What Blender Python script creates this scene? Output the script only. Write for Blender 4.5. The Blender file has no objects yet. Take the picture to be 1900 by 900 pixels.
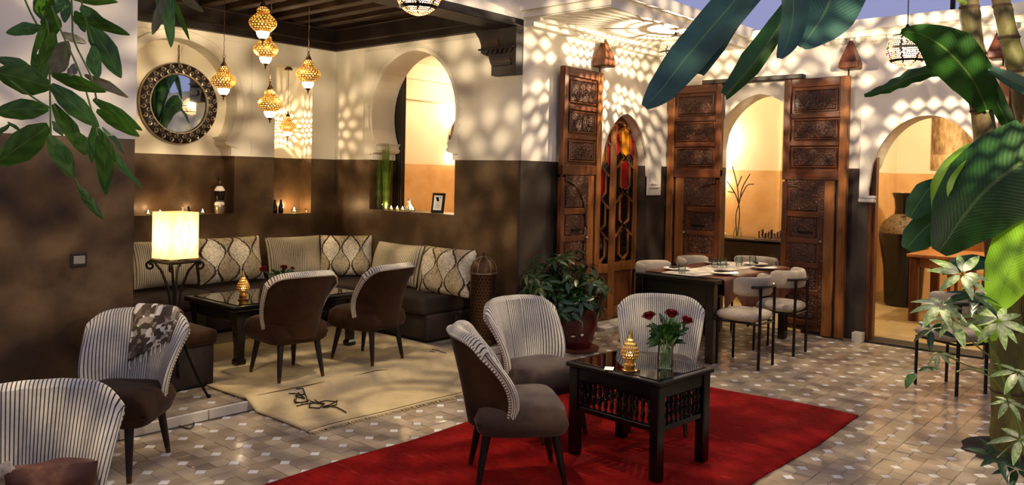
import bpy, bmesh, math, random
from math import sin, cos, pi, radians, sqrt, atan2, hypot
from mathutils import Vector, Matrix, Euler
from mathutils.geometry import tessellate_polygon
random.seed(7)
SC = bpy.context.scene
COL = SC.collection
# ------------------------------------------------------------------ camera
F, CX, CY, H = 1500.0, 950.0, 354.0, 1.6           # photo taken as 1900 x 900
ROLL, PITCH, HEAD = radians(1.2), radians(-1.1), radians(41)
FW = Vector((cos(HEAD), sin(HEAD), 0)); RT = Vector((sin(HEAD), -cos(HEAD), 0)); UP = Vector((0, 0, 1))
F2 = FW*cos(PITCH) + UP*sin(PITCH); U2 = UP*cos(PITCH) - FW*sin(PITCH)
R3 = RT*cos(ROLL) + U2*sin(ROLL); U3 = U2*cos(ROLL) - RT*sin(ROLL)
EYE = Vector((0, 0, H))
cam = bpy.data.cameras.new('camera'); camo = bpy.data.objects.new('camera', cam); COL.objects.link(camo)
M = Matrix((R3, U3, -F2)).transposed().to_4x4(); M.translation = EYE; camo.matrix_world = M
cam.sensor_fit = 'HORIZONTAL'; cam.sensor_width = 36.0; cam.lens = F/1900*36
cam.shift_x = 0.0; cam.shift_y = (CY-450)/1900.0
cam.clip_start = 0.05; cam.clip_end = 200
SC.camera = camo
def ray(x, y): return F2*F + R3*(x-CX) + U3*(CY-y)
def onz(x, y, z=0.0):
    d = ray(x, y); return EYE + d*((z-H)/d.z)
def onx(x, y, X):
    d = ray(x, y); return EYE + d*(X/d.x)
def ony(x, y, Y):
    d = ray(x, y); return EYE + d*(Y/d.y)
def at(x, y, dep):
    d = ray(x, y); return EYE + d*(dep/d.dot(FW))
# ------------------------------------------------------------------ view, sky
SC.view_settings.view_transform = 'Standard'; SC.view_settings.look = 'None'
SC.view_settings.gamma = 1.0; SC.view_settings.use_curve_mapping = False
SC.view_settings.exposure = 0.0
W = bpy.data.worlds.new('dusk_sky'); SC.world = W; W.use_nodes = True
_bg = W.node_tree.nodes['Background']
_bg.inputs[0].default_value = (0.45, 0.47, 0.82, 1); _bg.inputs[1].default_value = 0.68
# ------------------------------------------------------------------ materials
MATS = {}
def srgb(h):
    h = h.lstrip('#'); c = [int(h[i:i+2], 16)/255 for i in (0, 2, 4)]
    return tuple((v/12.92 if v <= 0.04045 else ((v+0.055)/1.055)**2.4) for v in c) + (1,)
class NT:
    def __init__(s, name):
        s.m = bpy.data.materials.new(name); s.m.use_nodes = True; s.t = s.m.node_tree; s.n = s.t.nodes
        s.b = s.n['Principled BSDF']; MATS[name] = s.m
    def new(s, typ, **kw):
        x = s.n.new(typ)
        for k, v in kw.items(): setattr(x, k, v)
        return x
    def link(s, a, b): s.t.links.new(a, b)
    def set(s, **kw):
        for k, v in kw.items(): s.b.inputs[k.replace('_', ' ')].default_value = v
    def coord(s, kind='Object', scale=(1, 1, 1)):
        tc = s.new('ShaderNodeTexCoord'); mp = s.new('ShaderNodeMapping'); mp.inputs['Scale'].default_value = scale
        s.link(tc.outputs[kind], mp.inputs[0]); return mp.outputs[0]
    def noise(s, vec, scale, detail=4, rough=0.55):
        x = s.new('ShaderNodeTexNoise'); x.inputs['Scale'].default_value = scale; x.inputs['Detail'].default_value = detail
        x.inputs['Roughness'].default_value = rough; s.link(vec, x.inputs['Vector']); return x.outputs['Fac']
    def ramp(s, fac, stops, interp='LINEAR'):
        x = s.new('ShaderNodeValToRGB'); x.color_ramp.interpolation = interp
        e = x.color_ramp.elements
        while len(e) < len(stops): e.new(0.5)
        for i, (p, c) in enumerate(stops): e[i].position = p; e[i].color = c
        s.link(fac, x.inputs[0]); return x.outputs[0]
    def math(s, op, a, b=None, clamp=False):
        x = s.new('ShaderNodeMath', operation=op, use_clamp=clamp)
        for i, v in enumerate((a, b)):
            if v is None: continue
            if isinstance(v, (int, float)): x.inputs[i].default_value = v
            else: s.link(v, x.inputs[i])
        return x.outputs[0]
    def bump(s, fac, strength=0.3, dist=0.01):
        x = s.new('ShaderNodeBump'); x.inputs['Strength'].default_value = strength; x.inputs['Distance'].default_value = dist
        s.link(fac, x.inputs['Height']); s.link(x.outputs[0], s.b.inputs['Normal'])
    def color(s, out): s.link(out, s.b.inputs['Base Color'])
    def sep(s, vec):
        x = s.new('ShaderNodeSeparateXYZ'); s.link(vec, x.inputs[0]); return x.outputs
    def mix(s, fac, a, b):
        x = s.new('ShaderNodeMix', data_type='RGBA')
        s.link(fac, x.inputs[0])
        for i, v in ((6, a), (7, b)):
            if isinstance(v, tuple): x.inputs[i].default_value = v
            else: s.link(v, x.inputs[i])
        return x.outputs[2]
def mottled(name, cols, scale, rough, bump=0.1, bdist=0.01, detail=5, spec=0.5, coord='Object', stretch=(1, 1, 1), metal=0.0):
    t = NT(name); v = t.coord(coord, stretch); n = t.noise(v, scale, detail)
    k = len(cols); t.color(t.ramp(n, [(0.3+0.4*i/max(1, k-1), srgb(c)) for i, c in enumerate(cols)]))
    t.set(Roughness=rough, Metallic=metal); t.b.inputs['Specular IOR Level'].default_value = spec
    if bump: t.bump(t.noise(v, scale*4, 3), bump, bdist)
    return t
def plain(name, col, rough=0.5, metal=0.0, spec=0.5, **kw):
    t = NT(name); t.set(Base_Color=srgb(col), Roughness=rough, Metallic=metal); t.b.inputs['Specular IOR Level'].default_value = spec
    for k, v in kw.items(): t.b.inputs[k.replace('_', ' ')].default_value = v
    return t
def emit(name, col, strength, base='#ffffff'):
    t = plain(name, base, 0.5); t.b.inputs['Emission Color'].default_value = srgb(col); t.b.inputs['Emission Strength'].default_value = strength
    return t
mottled('plaster', ['#d6cfbf', '#e2dccd', '#d9d2c3'], 1.6, 0.7, 0.12, 0.01)
mottled('plaster_cream', ['#e6ddc4', '#efe7d2'], 1.5, 0.75, 0.1, 0.01)
mottled('tadelakt', ['#3b2c1d', '#4e3b28', '#655038', '#43311f'], 2.2, 0.33, 0.10, 0.02, 7, 0.45)
mottled('tadelakt_grey', ['#2f2721', '#3d342c', '#372d25'], 2.0, 0.42, 0.10, 0.02, 7)
mottled('tadelakt_orange', ['#cfa26c', '#dcb684', '#c89a62'], 2.2, 0.5, 0.1, 0.01)
def wood(name, cols, rough, stretch, scale=5, bump=0.25, spec=0.4):
    t = NT(name); v = t.coord('Object', stretch); n = t.noise(v, scale, 6, 0.65); n2 = t.noise(v, scale*0.35, 3)
    s = t.math('MULTIPLY', t.math('ADD', n, n2), 0.5)
    t.color(t.ramp(s, [(0.33+0.34*i/(len(cols)-1), srgb(c)) for i, c in enumerate(cols)])); t.set(Roughness=rough)
    t.b.inputs['Specular IOR Level'].default_value = spec
    t.bump(n, bump, 0.004)
wood('wood_dark', ['#0e0805', '#190e08', '#22130b'], 0.55, (6, 6, 1))
wood('wood_beam', ['#1a100a', '#2b1a10', '#38230f'], 0.5, (6, 1, 6))
wood('wood_door', ['#331709', '#4d2610', '#693a1c', '#3d1d0c'], 0.42, (7, 7, 0.8))
wood('wood_door_rail', ['#3a1c0d', '#552b14', '#6f3f20'], 0.45, (0.8, 7, 7))
wood('wood_light', ['#5a3216', '#7d4b22', '#95622f'], 0.42, (7, 7, 0.8))
wood('wood_table', ['#7a4a26', '#9a6536', '#85542b'], 0.45, (1, 7, 7))
def carved(name, dark, light):
    t = NT(name); v = t.coord('Object', (1, 1, 1))
    vo = t.new('ShaderNodeTexVoronoi'); vo.feature = 'DISTANCE_TO_EDGE'; vo.inputs['Scale'].default_value = 22
    w = t.new('ShaderNodeTexWave'); w.wave_type = 'RINGS'; w.inputs['Scale'].default_value = 14; w.inputs['Distortion'].default_value = 9
    w.inputs['Detail'].default_value = 2; w.inputs['Detail Scale'].default_value = 2.5
    t.link(v, vo.inputs['Vector']); t.link(v, w.inputs['Vector'])
    h = t.math('MULTIPLY', t.math('MULTIPLY', vo.outputs['Distance'], 3.0, True), w.outputs['Fac'])
    t.color(t.ramp(h, [(0.05, srgb(dark)), (0.5, srgb(light))])); t.set(Roughness=0.45); t.bump(h, 0.9, 0.012)
carved('wood_carved', '#331708', '#5c331a')
plain('lacquer', '#0b0908', 0.22, 0, 0.5)
plain('lacquer_green', '#0d0d09', 0.25, 0, 0.5)
plain('black_glass', '#060505', 0.04, 0, 0.8)
plain('iron', '#15110e', 0.45, 0.6)
plain('black_metal', '#0c0c0d', 0.4, 0.3)
plain('brass', '#c79a4a', 0.28, 1.0)
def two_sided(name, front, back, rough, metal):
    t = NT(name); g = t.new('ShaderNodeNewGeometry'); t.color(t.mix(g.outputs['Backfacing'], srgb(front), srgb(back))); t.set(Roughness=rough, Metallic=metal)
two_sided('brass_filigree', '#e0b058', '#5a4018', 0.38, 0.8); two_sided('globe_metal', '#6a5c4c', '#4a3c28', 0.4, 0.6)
plain('bronze', '#5d4630', 0.4, 0.9)
plain('silver_patina', '#a89a86', 0.35, 0.75)
plain('steel_dark', '#4a4038', 0.35, 0.8)
plain('mirror', '#e8eeea', 0.015, 1.0)
plain('ceramic', '#efece4', 0.18)
plain('paper', '#f2eee2', 0.8)
plain('ink', '#2a2620', 0.8)
plain('switch_metal', '#a9a49a', 0.35, 0.6)
plain('wax', '#e9dcc0', 0.5, Subsurface_Weight=0.0)
plain('grey_plastic', '#201d1b', 0.4)
def glass(name, col='#ffffff', rough=0.0, ior=1.45):
    t = plain(name, col, rough); t.b.inputs['Transmission Weight'].default_value = 1.0; t.b.inputs['IOR'].default_value = ior
def thin_glass(name, col='#ffffff', tint=0.9):
    t = NT(name); n = t.n; tr = t.new('ShaderNodeBsdfTransparent'); gl = t.new('ShaderNodeBsdfGlossy'); mx = t.new('ShaderNodeMixShader')
    lw = t.new('ShaderNodeLayerWeight'); lw.inputs[0].default_value = 0.25
    tr.inputs[0].default_value = srgb(col); gl.inputs['Roughness'].default_value = 0.03
    t.link(t.math('ADD', t.math('MULTIPLY', lw.outputs['Fresnel'], 0.8), 0.06, True), mx.inputs[0])
    t.link(tr.outputs[0], mx.inputs[1]); t.link(gl.outputs[0], mx.inputs[2])
    t.link(mx.outputs[0], n['Material Output'].inputs[0])
thin_glass('clear_glass', '#f4fbf7'); thin_glass('water', '#cfe6d4')
plain('pane_red', '#8e1010', 0.1, 0, 0.6); plain('pane_orange', '#d98a12', 0.1, 0, 0.6); plain('pane_dark', '#0d0806', 0.08, 0, 0.8)
mottled('velvet', ['#2a190b', '#392411', '#311e0e'], 9, 0.8, 0.15, 0.004, 4, 0.12, metal=0)
MATS['velvet'].node_tree.nodes['Principled BSDF'].inputs['Sheen Weight'].default_value = 0.05
mottled('velvet_light', ['#392a20', '#49382c', '#403025'], 9, 0.7, 0.12, 0.004, 4, 0.2)
MATS['velvet_light'].node_tree.nodes['Principled BSDF'].inputs['Sheen Weight'].default_value = 0.15
mottled('sofa_cloth', ['#23170f', '#2e2015', '#271a10'], 8, 0.8, 0.15, 0.004)
mottled('boucle', ['#8d8272', '#a89c8a', '#978b7a'], 60, 0.95, 0.5, 0.004)
def stripes(name, light, dark, freq, duty, var=0.15):
    t = NT(name); uv = t.coord('UV'); x = t.sep(uv)[0]
    f = t.math('FRACT', t.math('MULTIPLY', x, freq)); d = t.math('ABSOLUTE', t.math('SUBTRACT', f, 0.5))
    m = t.math('MULTIPLY', t.math('SUBTRACT', d, 0.5-duty/2-0.05), 10.0, True)
    nz = t.noise(t.coord('Object'), 30, 3)
    lt = t.ramp(nz, [(0.3, tuple(v*(1-var) for v in srgb(light)[:3])+(1,)), (0.7, srgb(light))])
    t.color(t.mix(m, lt, srgb(dark))); t.set(Roughness=0.85); t.b.inputs['Specular IOR Level'].default_value = 0.2
    t.bump(t.math('MULTIPLY', m, -1.0), 0.5, 0.006)
stripes('chair_stripe', '#dcd5c4', '#2f2820', 40, 0.28)
stripes('piping_stripe', '#d8d0bd', '#4a4034', 60, 0.35)
stripes('cushion_stripe', '#cfc5a9', '#6b5a3c', 34, 0.32)
def damask(name):
    t = NT(name); uv = t.coord('UV'); s = t.sep(uv)
    u = t.math('MULTIPLY', s[0], 2.6); v = t.math('ADD', t.math('MULTIPLY', s[1], 1.25), 0.18)
    uc = t.math('ABSOLUTE', t.math('SUBTRACT', t.math('FRACT', u), 0.5))
    g = t.math('ADD', 0.25, t.math('MULTIPLY', t.math('COSINE', t.math('MULTIPLY', v, 2*pi)), 0.2))
    wob = t.math('MULTIPLY', t.math('SUBTRACT', t.noise(uv, 22, 2), 0.5), 0.10)
    e = t.math('ABSOLUTE', t.math('ADD', t.math('SUBTRACT', uc, g), wob))
    wid = t.math('ADD', 0.034, t.math('MULTIPLY', t.math('SINE', t.math('MULTIPLY', v, 2*pi)), 0.014))
    line = t.math('LESS_THAN', e, wid)
    vo = t.new('ShaderNodeTexVoronoi'); vo.feature = 'DISTANCE_TO_EDGE'; vo.inputs['Scale'].default_value = 9
    mp = t.coord('UV', (2.0, 1.0, 1)); t.link(mp, vo.inputs['Vector'])
    vein = t.math('LESS_THAN', vo.outputs['Distance'], 0.026)
    nz = t.math('GREATER_THAN', t.noise(uv, 14, 3), 0.60)
    fac = t.math('MAXIMUM', line, t.math('MULTIPLY', t.math('MAXIMUM', vein, t.math('MULTIPLY', nz, 0.35)), 0.7))
    ins = t.math('GREATER_THAN', g, uc); gr = t.mix(ins, srgb('#bfb08c'), srgb('#e0d7bd')); t.color(t.mix(fac, gr, srgb('#33230f'))); t.set(Roughness=0.6); t.bump(t.math('MULTIPLY', fac, -1.0), 0.3, 0.004)
damask('damask')
def rugmat(name, cols, sc, stretch, bump=0.6):
    t = NT(name); v = t.coord('Object', stretch); n = t.noise(v, sc, 5, 0.6); fine = t.noise(t.coord('Object'), 140, 2)
    t.color(t.ramp(n, [(0.3+0.4*i/(len(cols)-1), srgb(c)) for i, c in enumerate(cols)])); t.set(Roughness=0.95)
    t.b.inputs['Specular IOR Level'].default_value = 0.1; t.bump(t.math('ADD', fine, n), bump, 0.008)
rugmat('rug_red', ['#640606', '#8f0e0c', '#7d0909', '#a5281f'], 5, (4.5, 1, 1))
rugmat('rug_beige', ['#b9a578', '#cbb88c', '#c0ad80'], 4, (1, 1, 1))
plain('rug_motif', '#241a14', 0.95)
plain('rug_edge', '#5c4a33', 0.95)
def leafmat(name, a, b, rough=0.4, trans=0.15, vein=26):
    t = NT(name); uv = t.coord('UV'); s = t.sep(uv)
    w = t.math('SINE', t.math('MULTIPLY', t.math('ADD', s[1], t.math('MULTIPLY', t.math('ABSOLUTE', t.math('SUBTRACT', s[0], 0.5)), 0.6)), vein*6.28))
    n = t.noise(t.coord('Object'), 6, 4)
    f = t.math('ADD', t.math('MULTIPLY', w, 0.08), n); rib = t.math('LESS_THAN', t.math('ABSOLUTE', t.math('SUBTRACT', s[0], 0.5)), 0.02)
    c = t.ramp(f, [(0.3, srgb(a)), (0.72, srgb(b))]); t.color(t.mix(t.math('MULTIPLY', rib, 0.5), c, srgb('#7f9a4c')))
    t.set(Roughness=rough); t.bump(w, 0.08, 0.004)
    if trans:
        tl = t.new('ShaderNodeBsdfTranslucent'); mx = t.new('ShaderNodeMixShader'); mx.inputs[0].default_value = trans
        t.link(c, tl.inputs[0]); t.link(t.b.outputs[0], mx.inputs[1]); t.link(tl.outputs[0], mx.inputs[2]); t.link(mx.outputs[0], t.n['Material Output'].inputs[0])
leafmat('leaf_banana', '#14380f', '#2c5a1c', 0.38, 0.35); leafmat('leaf_banana_blue', '#23443a', '#3c6657', 0.4, 0.2)
leafmat('leaf_banana_lit', '#7ab81c', '#a6de3a', 0.4, 0.5)  # brighter copy of the banana leaf; strong light put into its colour
leafmat('leaf_bamboo', '#274a0e', '#4c7d20', 0.45, 0.25, 3); leafmat('leaf_bamboo_dry', '#5a5632', '#7c7650', 0.5, 0.25, 3)
leafmat('leaf_schefflera', '#0f2a0c', '#1f4617', 0.3, 0.1, 4); leafmat('leaf_variegated', '#6a9838', '#e4eac0', 0.35, 0.2, 1)
leafmat('leaf_rose', '#17350f', '#2f5c1f', 0.4, 0.1, 4); leafmat('grass_blade', '#35661a', '#93ad3a', 0.5, 0.3, 1)
mottled('banana_trunk', ['#4a4a20', '#6b6a30', '#4f3f22', '#7a6a3a'], 5, 0.6, 0.5, 0.02, stretch=(1, 1, 0.4))
plain('bark', '#4a3826', 0.8); plain('stem_green', '#6f8a3a', 0.5); plain('soil', '#1c120b', 0.95)
mottled('rose', ['#4a0308', '#7a0910', '#5a050a'], 18, 0.55, 0.2, 0.003)
mottled('pot_red', ['#3a0d08', '#511710', '#44110b'], 4, 0.18, 0.05, 0.005)
mottled('terracotta', ['#5a2a18', '#6c3823'], 5, 0.5, 0.1, 0.005)
plain('cord', '#0e0c0a', 0.5)
emit('flame', '#ffd9a0', 40.0); emit('candle_glow', '#ffcf8a', 4.0)
emit('bulb_glass', '#ffe3ae', 7.0); emit('added_lamp_glass', '#fff0cc', 7.0)
mottled('tablecloth', ['#4a2414', '#5c2f1c', '#512818'], 6, 0.6, 0.15, 0.004); plain('napkin', '#231410', 0.85); plain('runner', '#d8cdb4', 0.8)
def tilemat(name, cols, rough):
    t = NT(name); oi = t.new('ShaderNodeObjectInfo'); g = t.new('ShaderNodeNewGeometry'); v = t.coord('Object')
    a = t.new('ShaderNodeAttribute'); a.attribute_name = 'tone'
    n = t.math('ADD', t.math('MULTIPLY', t.noise(v, 3, 4), 0.35), t.math('MULTIPLY', t.math('FRACT', t.math('ADD', a.outputs['Fac'], oi.outputs['Random'])), 0.65))
    t.color(t.ramp(n, [(0.1+0.75*i/(len(cols)-1), srgb(c)) for i, c in enumerate(cols)])); t.set(Roughness=rough); t.bump(t.noise(v, 14, 3), 0.25, 0.006)
tilemat('tile', ['#8a7a64', '#a2917a', '#b6a78f', '#968670'], 0.15); tilemat('tile_white', ['#dcdad2', '#e8e6df'], 0.2)
mottled('grout', ['#7a6e5d', '#857a68'], 8, 0.9, 0.2, 0.004)
mottled('marble', ['#cfc7b4', '#ddd6c6'], 4, 0.35, 0.05, 0.005)
mottled('room_floor', ['#a8946a', '#bba77c', '#b09c70'], 2.5, 0.35, 0.08, 0.006)
# ------------------------------------------------------------------ mesh helpers
class MB:
    def __init__(s): s.v = []; s.f = []; s.uv = None; s.tone = None
    def add(s, vs, fs, uvs=None):
        o = len(s.v); s.v += [Vector(p) for p in vs]; s.f += [[i+o for i in f] for f in fs]
        if uvs is not None:
            if s.uv is None: s.uv = [(0, 0)]*o
            s.uv += list(uvs)
        elif s.uv is not None: s.uv += [(0, 0)]*len(vs)
        return s
    def box(s, lo, hi):
        x0, y0, z0 = lo; x1, y1, z1 = hi
        return s.add([(x0, y0, z0), (x1, y0, z0), (x1, y1, z0), (x0, y1, z0), (x0, y0, z1), (x1, y0, z1), (x1, y1, z1), (x0, y1, z1)],
                     [(0, 3, 2, 1), (4, 5, 6, 7), (0, 1, 5, 4), (1, 2, 6, 5), (2, 3, 7, 6), (3, 0, 4, 7)])
    def bbox(s, c, size, b=0.006):                       # box with chamfered edges
        c = Vector(c); hx, hy, hz = (t/2 for t in size); b = min(b, hx*0.9, hy*0.9, hz*0.9)
        bm = bmesh.new(); bmesh.ops.create_cube(bm, size=1)
        for v in bm.verts: v.co = Vector((v.co.x*2*hx, v.co.y*2*hy, v.co.z*2*hz)) + c
        bmesh.ops.bevel(bm, geom=bm.edges[:], offset=b, segments=1, affect='EDGES'); s.bm(bm); return s
    def bm(s, bm):
        bm.verts.index_update(); s.add([v.co.copy() for v in bm.verts], [[v.index for v in f.verts] for f in bm.faces]); bm.free()
    def lathe(s, prof, c=(0, 0, 0), n=24, arc=1.0, cap=True):
        c = Vector(c); vs = []; fs = []
        for r, z in prof:
            for k in range(n): a = 2*pi*k/n; vs.append(c+Vector((r*cos(a), r*sin(a), z)))
        for i in range(len(prof)-1):
            for k in range(n):
                k2 = (k+1) % n; fs.append((i*n+k, i*n+k2, (i+1)*n+k2, (i+1)*n+k))
        if cap:
            if prof[0][0] > 1e-4: fs.append(tuple(range(n-1, -1, -1)))
            if prof[-1][0] > 1e-4: fs.append(tuple((len(prof)-1)*n+k for k in range(n)))
        return s.add(vs, fs)
    def tube(s, pts, r, n=8, cap=True):
        pts = [Vector(p) for p in pts]; rs = r if isinstance(r, (list, tuple)) else [r]*len(pts)
        vs = []; fs = []; up = None
        for i, p in enumerate(pts):
            d = (pts[min(i+1, len(pts)-1)]-pts[max(i-1, 0)]).normalized()
            if up is None:
                up = Vector((0, 0, 1)) if abs(d.z) < 0.9 else Vector((1, 0, 0))
            a = d.cross(up).normalized(); up = a.cross(d).normalized()
            for k in range(n): t = 2*pi*k/n; vs.append(p+(a*cos(t)+up*sin(t))*rs[i])
        for i in range(len(pts)-1):
            for k in range(n):
                k2 = (k+1) % n; fs.append((i*n+k, i*n+k2, (i+1)*n+k2, (i+1)*n+k))
        if cap: fs.append(tuple(range(n-1, -1, -1))); fs.append(tuple((len(pts)-1)*n+k for k in range(n)))
        return s.add(vs, fs)
    def grid(s, fn, nu, nv, uvs=True, closeu=False):
        vs = []; uv = []; fs = []
        for j in range(nv+1):
            for i in range(nu+1): u, v = i/nu, j/nv; vs.append(Vector(fn(u, v))); uv.append((u, v))
        for j in range(nv):
            for i in range(nu): a = j*(nu+1)+i; fs.append((a, a+1, a+nu+2, a+nu+1))
        return s.add(vs, fs, uv if uvs else None)
    def plate(s, outer, holes, y0, y1, fn):              # 2-D polygon with holes pushed from y0 to y1; fn maps (a, y, b) to the world
        loops = [outer]+list(holes); flat = [p for l in loops for p in l]; tri = tessellate_polygon([[Vector((a, b, 0)) for a, b in l] for l in loops])
        n = len(flat); vs = [fn(a, y0, b) for a, b in flat]+[fn(a, y1, b) for a, b in flat]
        fs = [t for t in tri]+[tuple(i+n for i in reversed(t)) for t in tri]; o = 0
        for l in loops:
            m = len(l)
            for i in range(m): j = (i+1) % m; fs.append((o+i, o+j, n+o+j, n+o+i))
            o += m
        return s.add(vs, fs)
    def sphere(s, c, r, nu=12, nv=8, sq=(1, 1, 1)):
        c = Vector(c); return s.lathe2([(r*sin(pi*j/nv), -r*cos(pi*j/nv)) for j in range(nv+1)], c, nu, sq)
    def lathe2(s, prof, c, n, sq):
        o = len(s.v); s.lathe(prof, (0, 0, 0), n, cap=False)
        for i in range(o, len(s.v)): p = s.v[i]; s.v[i] = Vector((p.x*sq[0], p.y*sq[1], p.z*sq[2]))+c
        return s
    def xf(s, m):
        s.v = [m @ p for p in s.v]; return s
    def mesh(s, name, mat, smooth=False, recalc=True):
        me = bpy.data.meshes.new(name); me.from_pydata([tuple(p) for p in s.v], [], s.f)
        if s.uv is not None:
            l = me.uv_layers.new(name='UVMap')
            for lp in me.loops: l.data[lp.index].uv = s.uv[lp.vertex_index]
        if s.tone is not None:
            a = me.attributes.new('tone', 'FLOAT', 'FACE'); a.data.foreach_set('value', s.tone)
        if recalc:
            bm = bmesh.new(); bm.from_mesh(me); bmesh.ops.remove_doubles(bm, verts=bm.verts, dist=1e-6) if s.uv is None and s.tone is None else None
            bmesh.ops.recalc_face_normals(bm, faces=bm.faces); bm.to_mesh(me); bm.free()
        if smooth:
            me.polygons.foreach_set('use_smooth', [True]*len(me.polygons))
            if smooth != 'all': me.set_sharp_from_angle(angle=radians(40))
        me.materials.append(MATS[mat]); me.update(); return me
    def build(s, name, mat, parent=None, smooth=False, recalc=True): return obj(name, s.mesh(name, mat, smooth, recalc), parent)
def obj(name, me, parent=None, loc=None, rz=0.0):
    o = bpy.data.objects.new(name, me); COL.objects.link(o)
    if parent is not None: o.parent = parent
    if loc is not None: o.location = loc
    if rz: o.rotation_euler = (0, 0, rz)
    return o
def tag(o, label=None, cat=None, group=None, kind=None):
    if label: o['label'] = label
    if cat: o['category'] = cat
    if group: o['group'] = group
    if kind: o['kind'] = kind
    return o
def thing(name, label, cat, loc=(0, 0, 0), rz=0.0, group=None):
    o = obj(name, None, None, loc, rz); o.empty_display_size = 0.05
    return tag(o, label, cat, group)
def struct(name, mb, mat, label=None, smooth=False, parent=None):
    o = mb.build(name, mat, parent, smooth)
    if parent is None: o['kind'] = 'structure'
    if label: o['label'] = label
    return o
def dup(root, loc, rz=0.0, label=None, group=None, parent=None):
    r = root.copy(); COL.objects.link(r); r.location = loc; r.rotation_euler = (0, 0, rz)
    if parent is not None: r.parent = parent
    if label: r['label'] = label
    if group: r['group'] = group
    def rec(a, b):
        for ch in list(a.children):
            c = ch.copy(); COL.objects.link(c); c.parent = b; rec(ch, c)
    rec(root, r); return r
def lamp(name, loc, power, col, radius=0.02, parent=None):
    l = bpy.data.lights.new(name, 'POINT'); l.energy = power; l.color = col; l.shadow_soft_size = radius
    o = bpy.data.objects.new(name, l); COL.objects.link(o); o.location = loc
    if parent is not None: o.parent = parent
    return o
WARM = (1.0, 0.76, 0.46)
# ------------------------------------------------------------------ the place: planes fixed from the photograph
YF, XR, YB, XC, DADO, ZA = 4.88, 5.735, 7.73, 8.45, 1.74, 0.06
XZ = lambda a, y, b: (a, y, b)            # plate in a wall along X
YZ = lambda a, x, b: (x, a, b)            # plate in a wall along Y
def arch(c, half, zs, zt, a=1.6, b=2.0, n=14):     # from the right spring over the top to the left spring
    out = []
    for k in range(2*n+1):
        s = 1-k/n; x = abs(s)**0.8; z = max(0.0, 1-x**a)**(1/b); out.append((c+half*x*(1 if s >= 0 else -1), zs+(zt-zs)*z))
    return out
def horseshoe(c, r, zc, low=-30, n=30, tall=1.0):
    return [(c+r*cos(radians(low+(180-2*low)*k/n)), zc+r*tall*sin(radians(low+(180-2*low)*k/n))) for k in range(n+1)]
# --- floor under the tiles
struct('floor', MB().box((-3.2, -3.2, -0.06), (XC+0.02, 4.83, -0.004)).box((XR, 4.83, -0.06), (XC+0.02, 5.2, -0.004)), 'grout')
struct('floor_alcove', MB().box((1.0, 4.83, -0.06), (XR, YB+0.02, ZA-0.004)), 'grout')
stp = struct('trim_1', MB().box((1.2, 4.812, 0.0), (XR, 4.83, ZA)), 'marble', 'white marble riser of the alcove step')
for k in range(16):
    x0 = 1.22+k*0.28; MB().bbox((x0+0.139, 4.806, ZA/2+0.002), (0.274, 0.018, ZA+0.002), 0.002).build('riser_tile', 'marble', stp)
# --- tiles: every pale diamond has four cut-corner tiles around it
PX, PY, OX, OY = 0.1945, 0.1915, 2.719, 3.80
def pent(sx, sy, t=0.008):
    d = 0.036; g = 0.0009; X, Y = PX/2-g, PY/2-g
    p = [(d+g, g), (X, g), (X, Y), (g, Y), (g, d+g)]; p = [(a*sx, b*sy) for a, b in p]
    if sx*sy < 0: p.reverse()
    q = [(a*0.985+0.0006*sx, b*0.985+0.0006*sy) for a, b in p]
    vs = [(a, b, -0.006) for a, b in p]+[(a, b, 0.0) for a, b in p]+[(a, b, 0.0015) for a, b in q]; n = 5
    fs = [tuple(range(2*n, 3*n))]+[(i, (i+1) % n, n+(i+1) % n, n+i) for i in range(n)]+[(n+i, n+(i+1) % n, 2*n+(i+1) % n, 2*n+i) for i in range(n)]
    return vs, fs
def diam():
    d = 0.0345; p = [(d, 0), (0, d), (-d, 0), (0, -d)]; q = [(a*0.95, b*0.95) for a, b in p]; n = 4
    vs = [(a, b, -0.006) for a, b in p]+[(a, b, 0.001) for a, b in p]+[(a, b, 0.002) for a, b in q]
    return vs, [tuple(range(8, 12))]+[(i, (i+1) % n, n+(i+1) % n, n+i) for i in range(n)]+[(n+i, n+(i+1) % n, 2*n+(i+1) % n, 2*n+i) for i in range(n)]
SH = [pent(1, 1), pent(-1, 1), pent(-1, -1), pent(1, -1), diam()]
SHM = []
for k, (vs, fs) in enumerate(SH):
    SHM.append(MB().add(vs, fs).mesh('floor_tile', 'tile' if k < 4 else 'tile_white', False, False))
def project(p):
    d = Vector(p)-EYE; z = d.dot(F2); return (CX+F*d.dot(R3)/z, CY-F*d.dot(U3)/z, z) if z > 0.3 else (9e9, 9e9, 9e9)
cells = []
for i in range(-20, 31):
    for j in range(-28, 20):
        for k in range(5):
            x = OX+i*PX; y = OY+j*PY
            cx = x+(0, 0, 0, 0, 0)[k]+(PX/4*(1, -1, -1, 1, 0)[k]); cy = y+PY/4*(1, 1, -1, -1, 0)[k]
            alc = cy > 4.835
            if cx > XC-0.03 or (alc and not (2.2 < cx < 3.3 and cy < 5.9)) or (4.79 < cy <= 4.835): continue
            if 2.35 < cx < 5.5 and 2.0 < cy < 3.35: continue            # under the red rug
            if alc is False and hypot(cx-5.62, cy-0.86) < 0.27: continue   # planting hole
            px, py, z = project((cx, cy, 0))
            vis = -20 < px < 1920 and py < 915 and not (1.0 < cx < 2.0 and cy > 4.4)
            cells.append((z if vis else 99+z, cx, cy, x, y, k, ZA if alc else 0.0, vis))
cells.sort(); ntile = 0; ndot = 0; rest = MB(); rest.tone = []; restd = MB(); restd.tone = []
fl = bpy.data.objects['floor']; fla = bpy.data.objects['floor_alcove']
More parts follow.
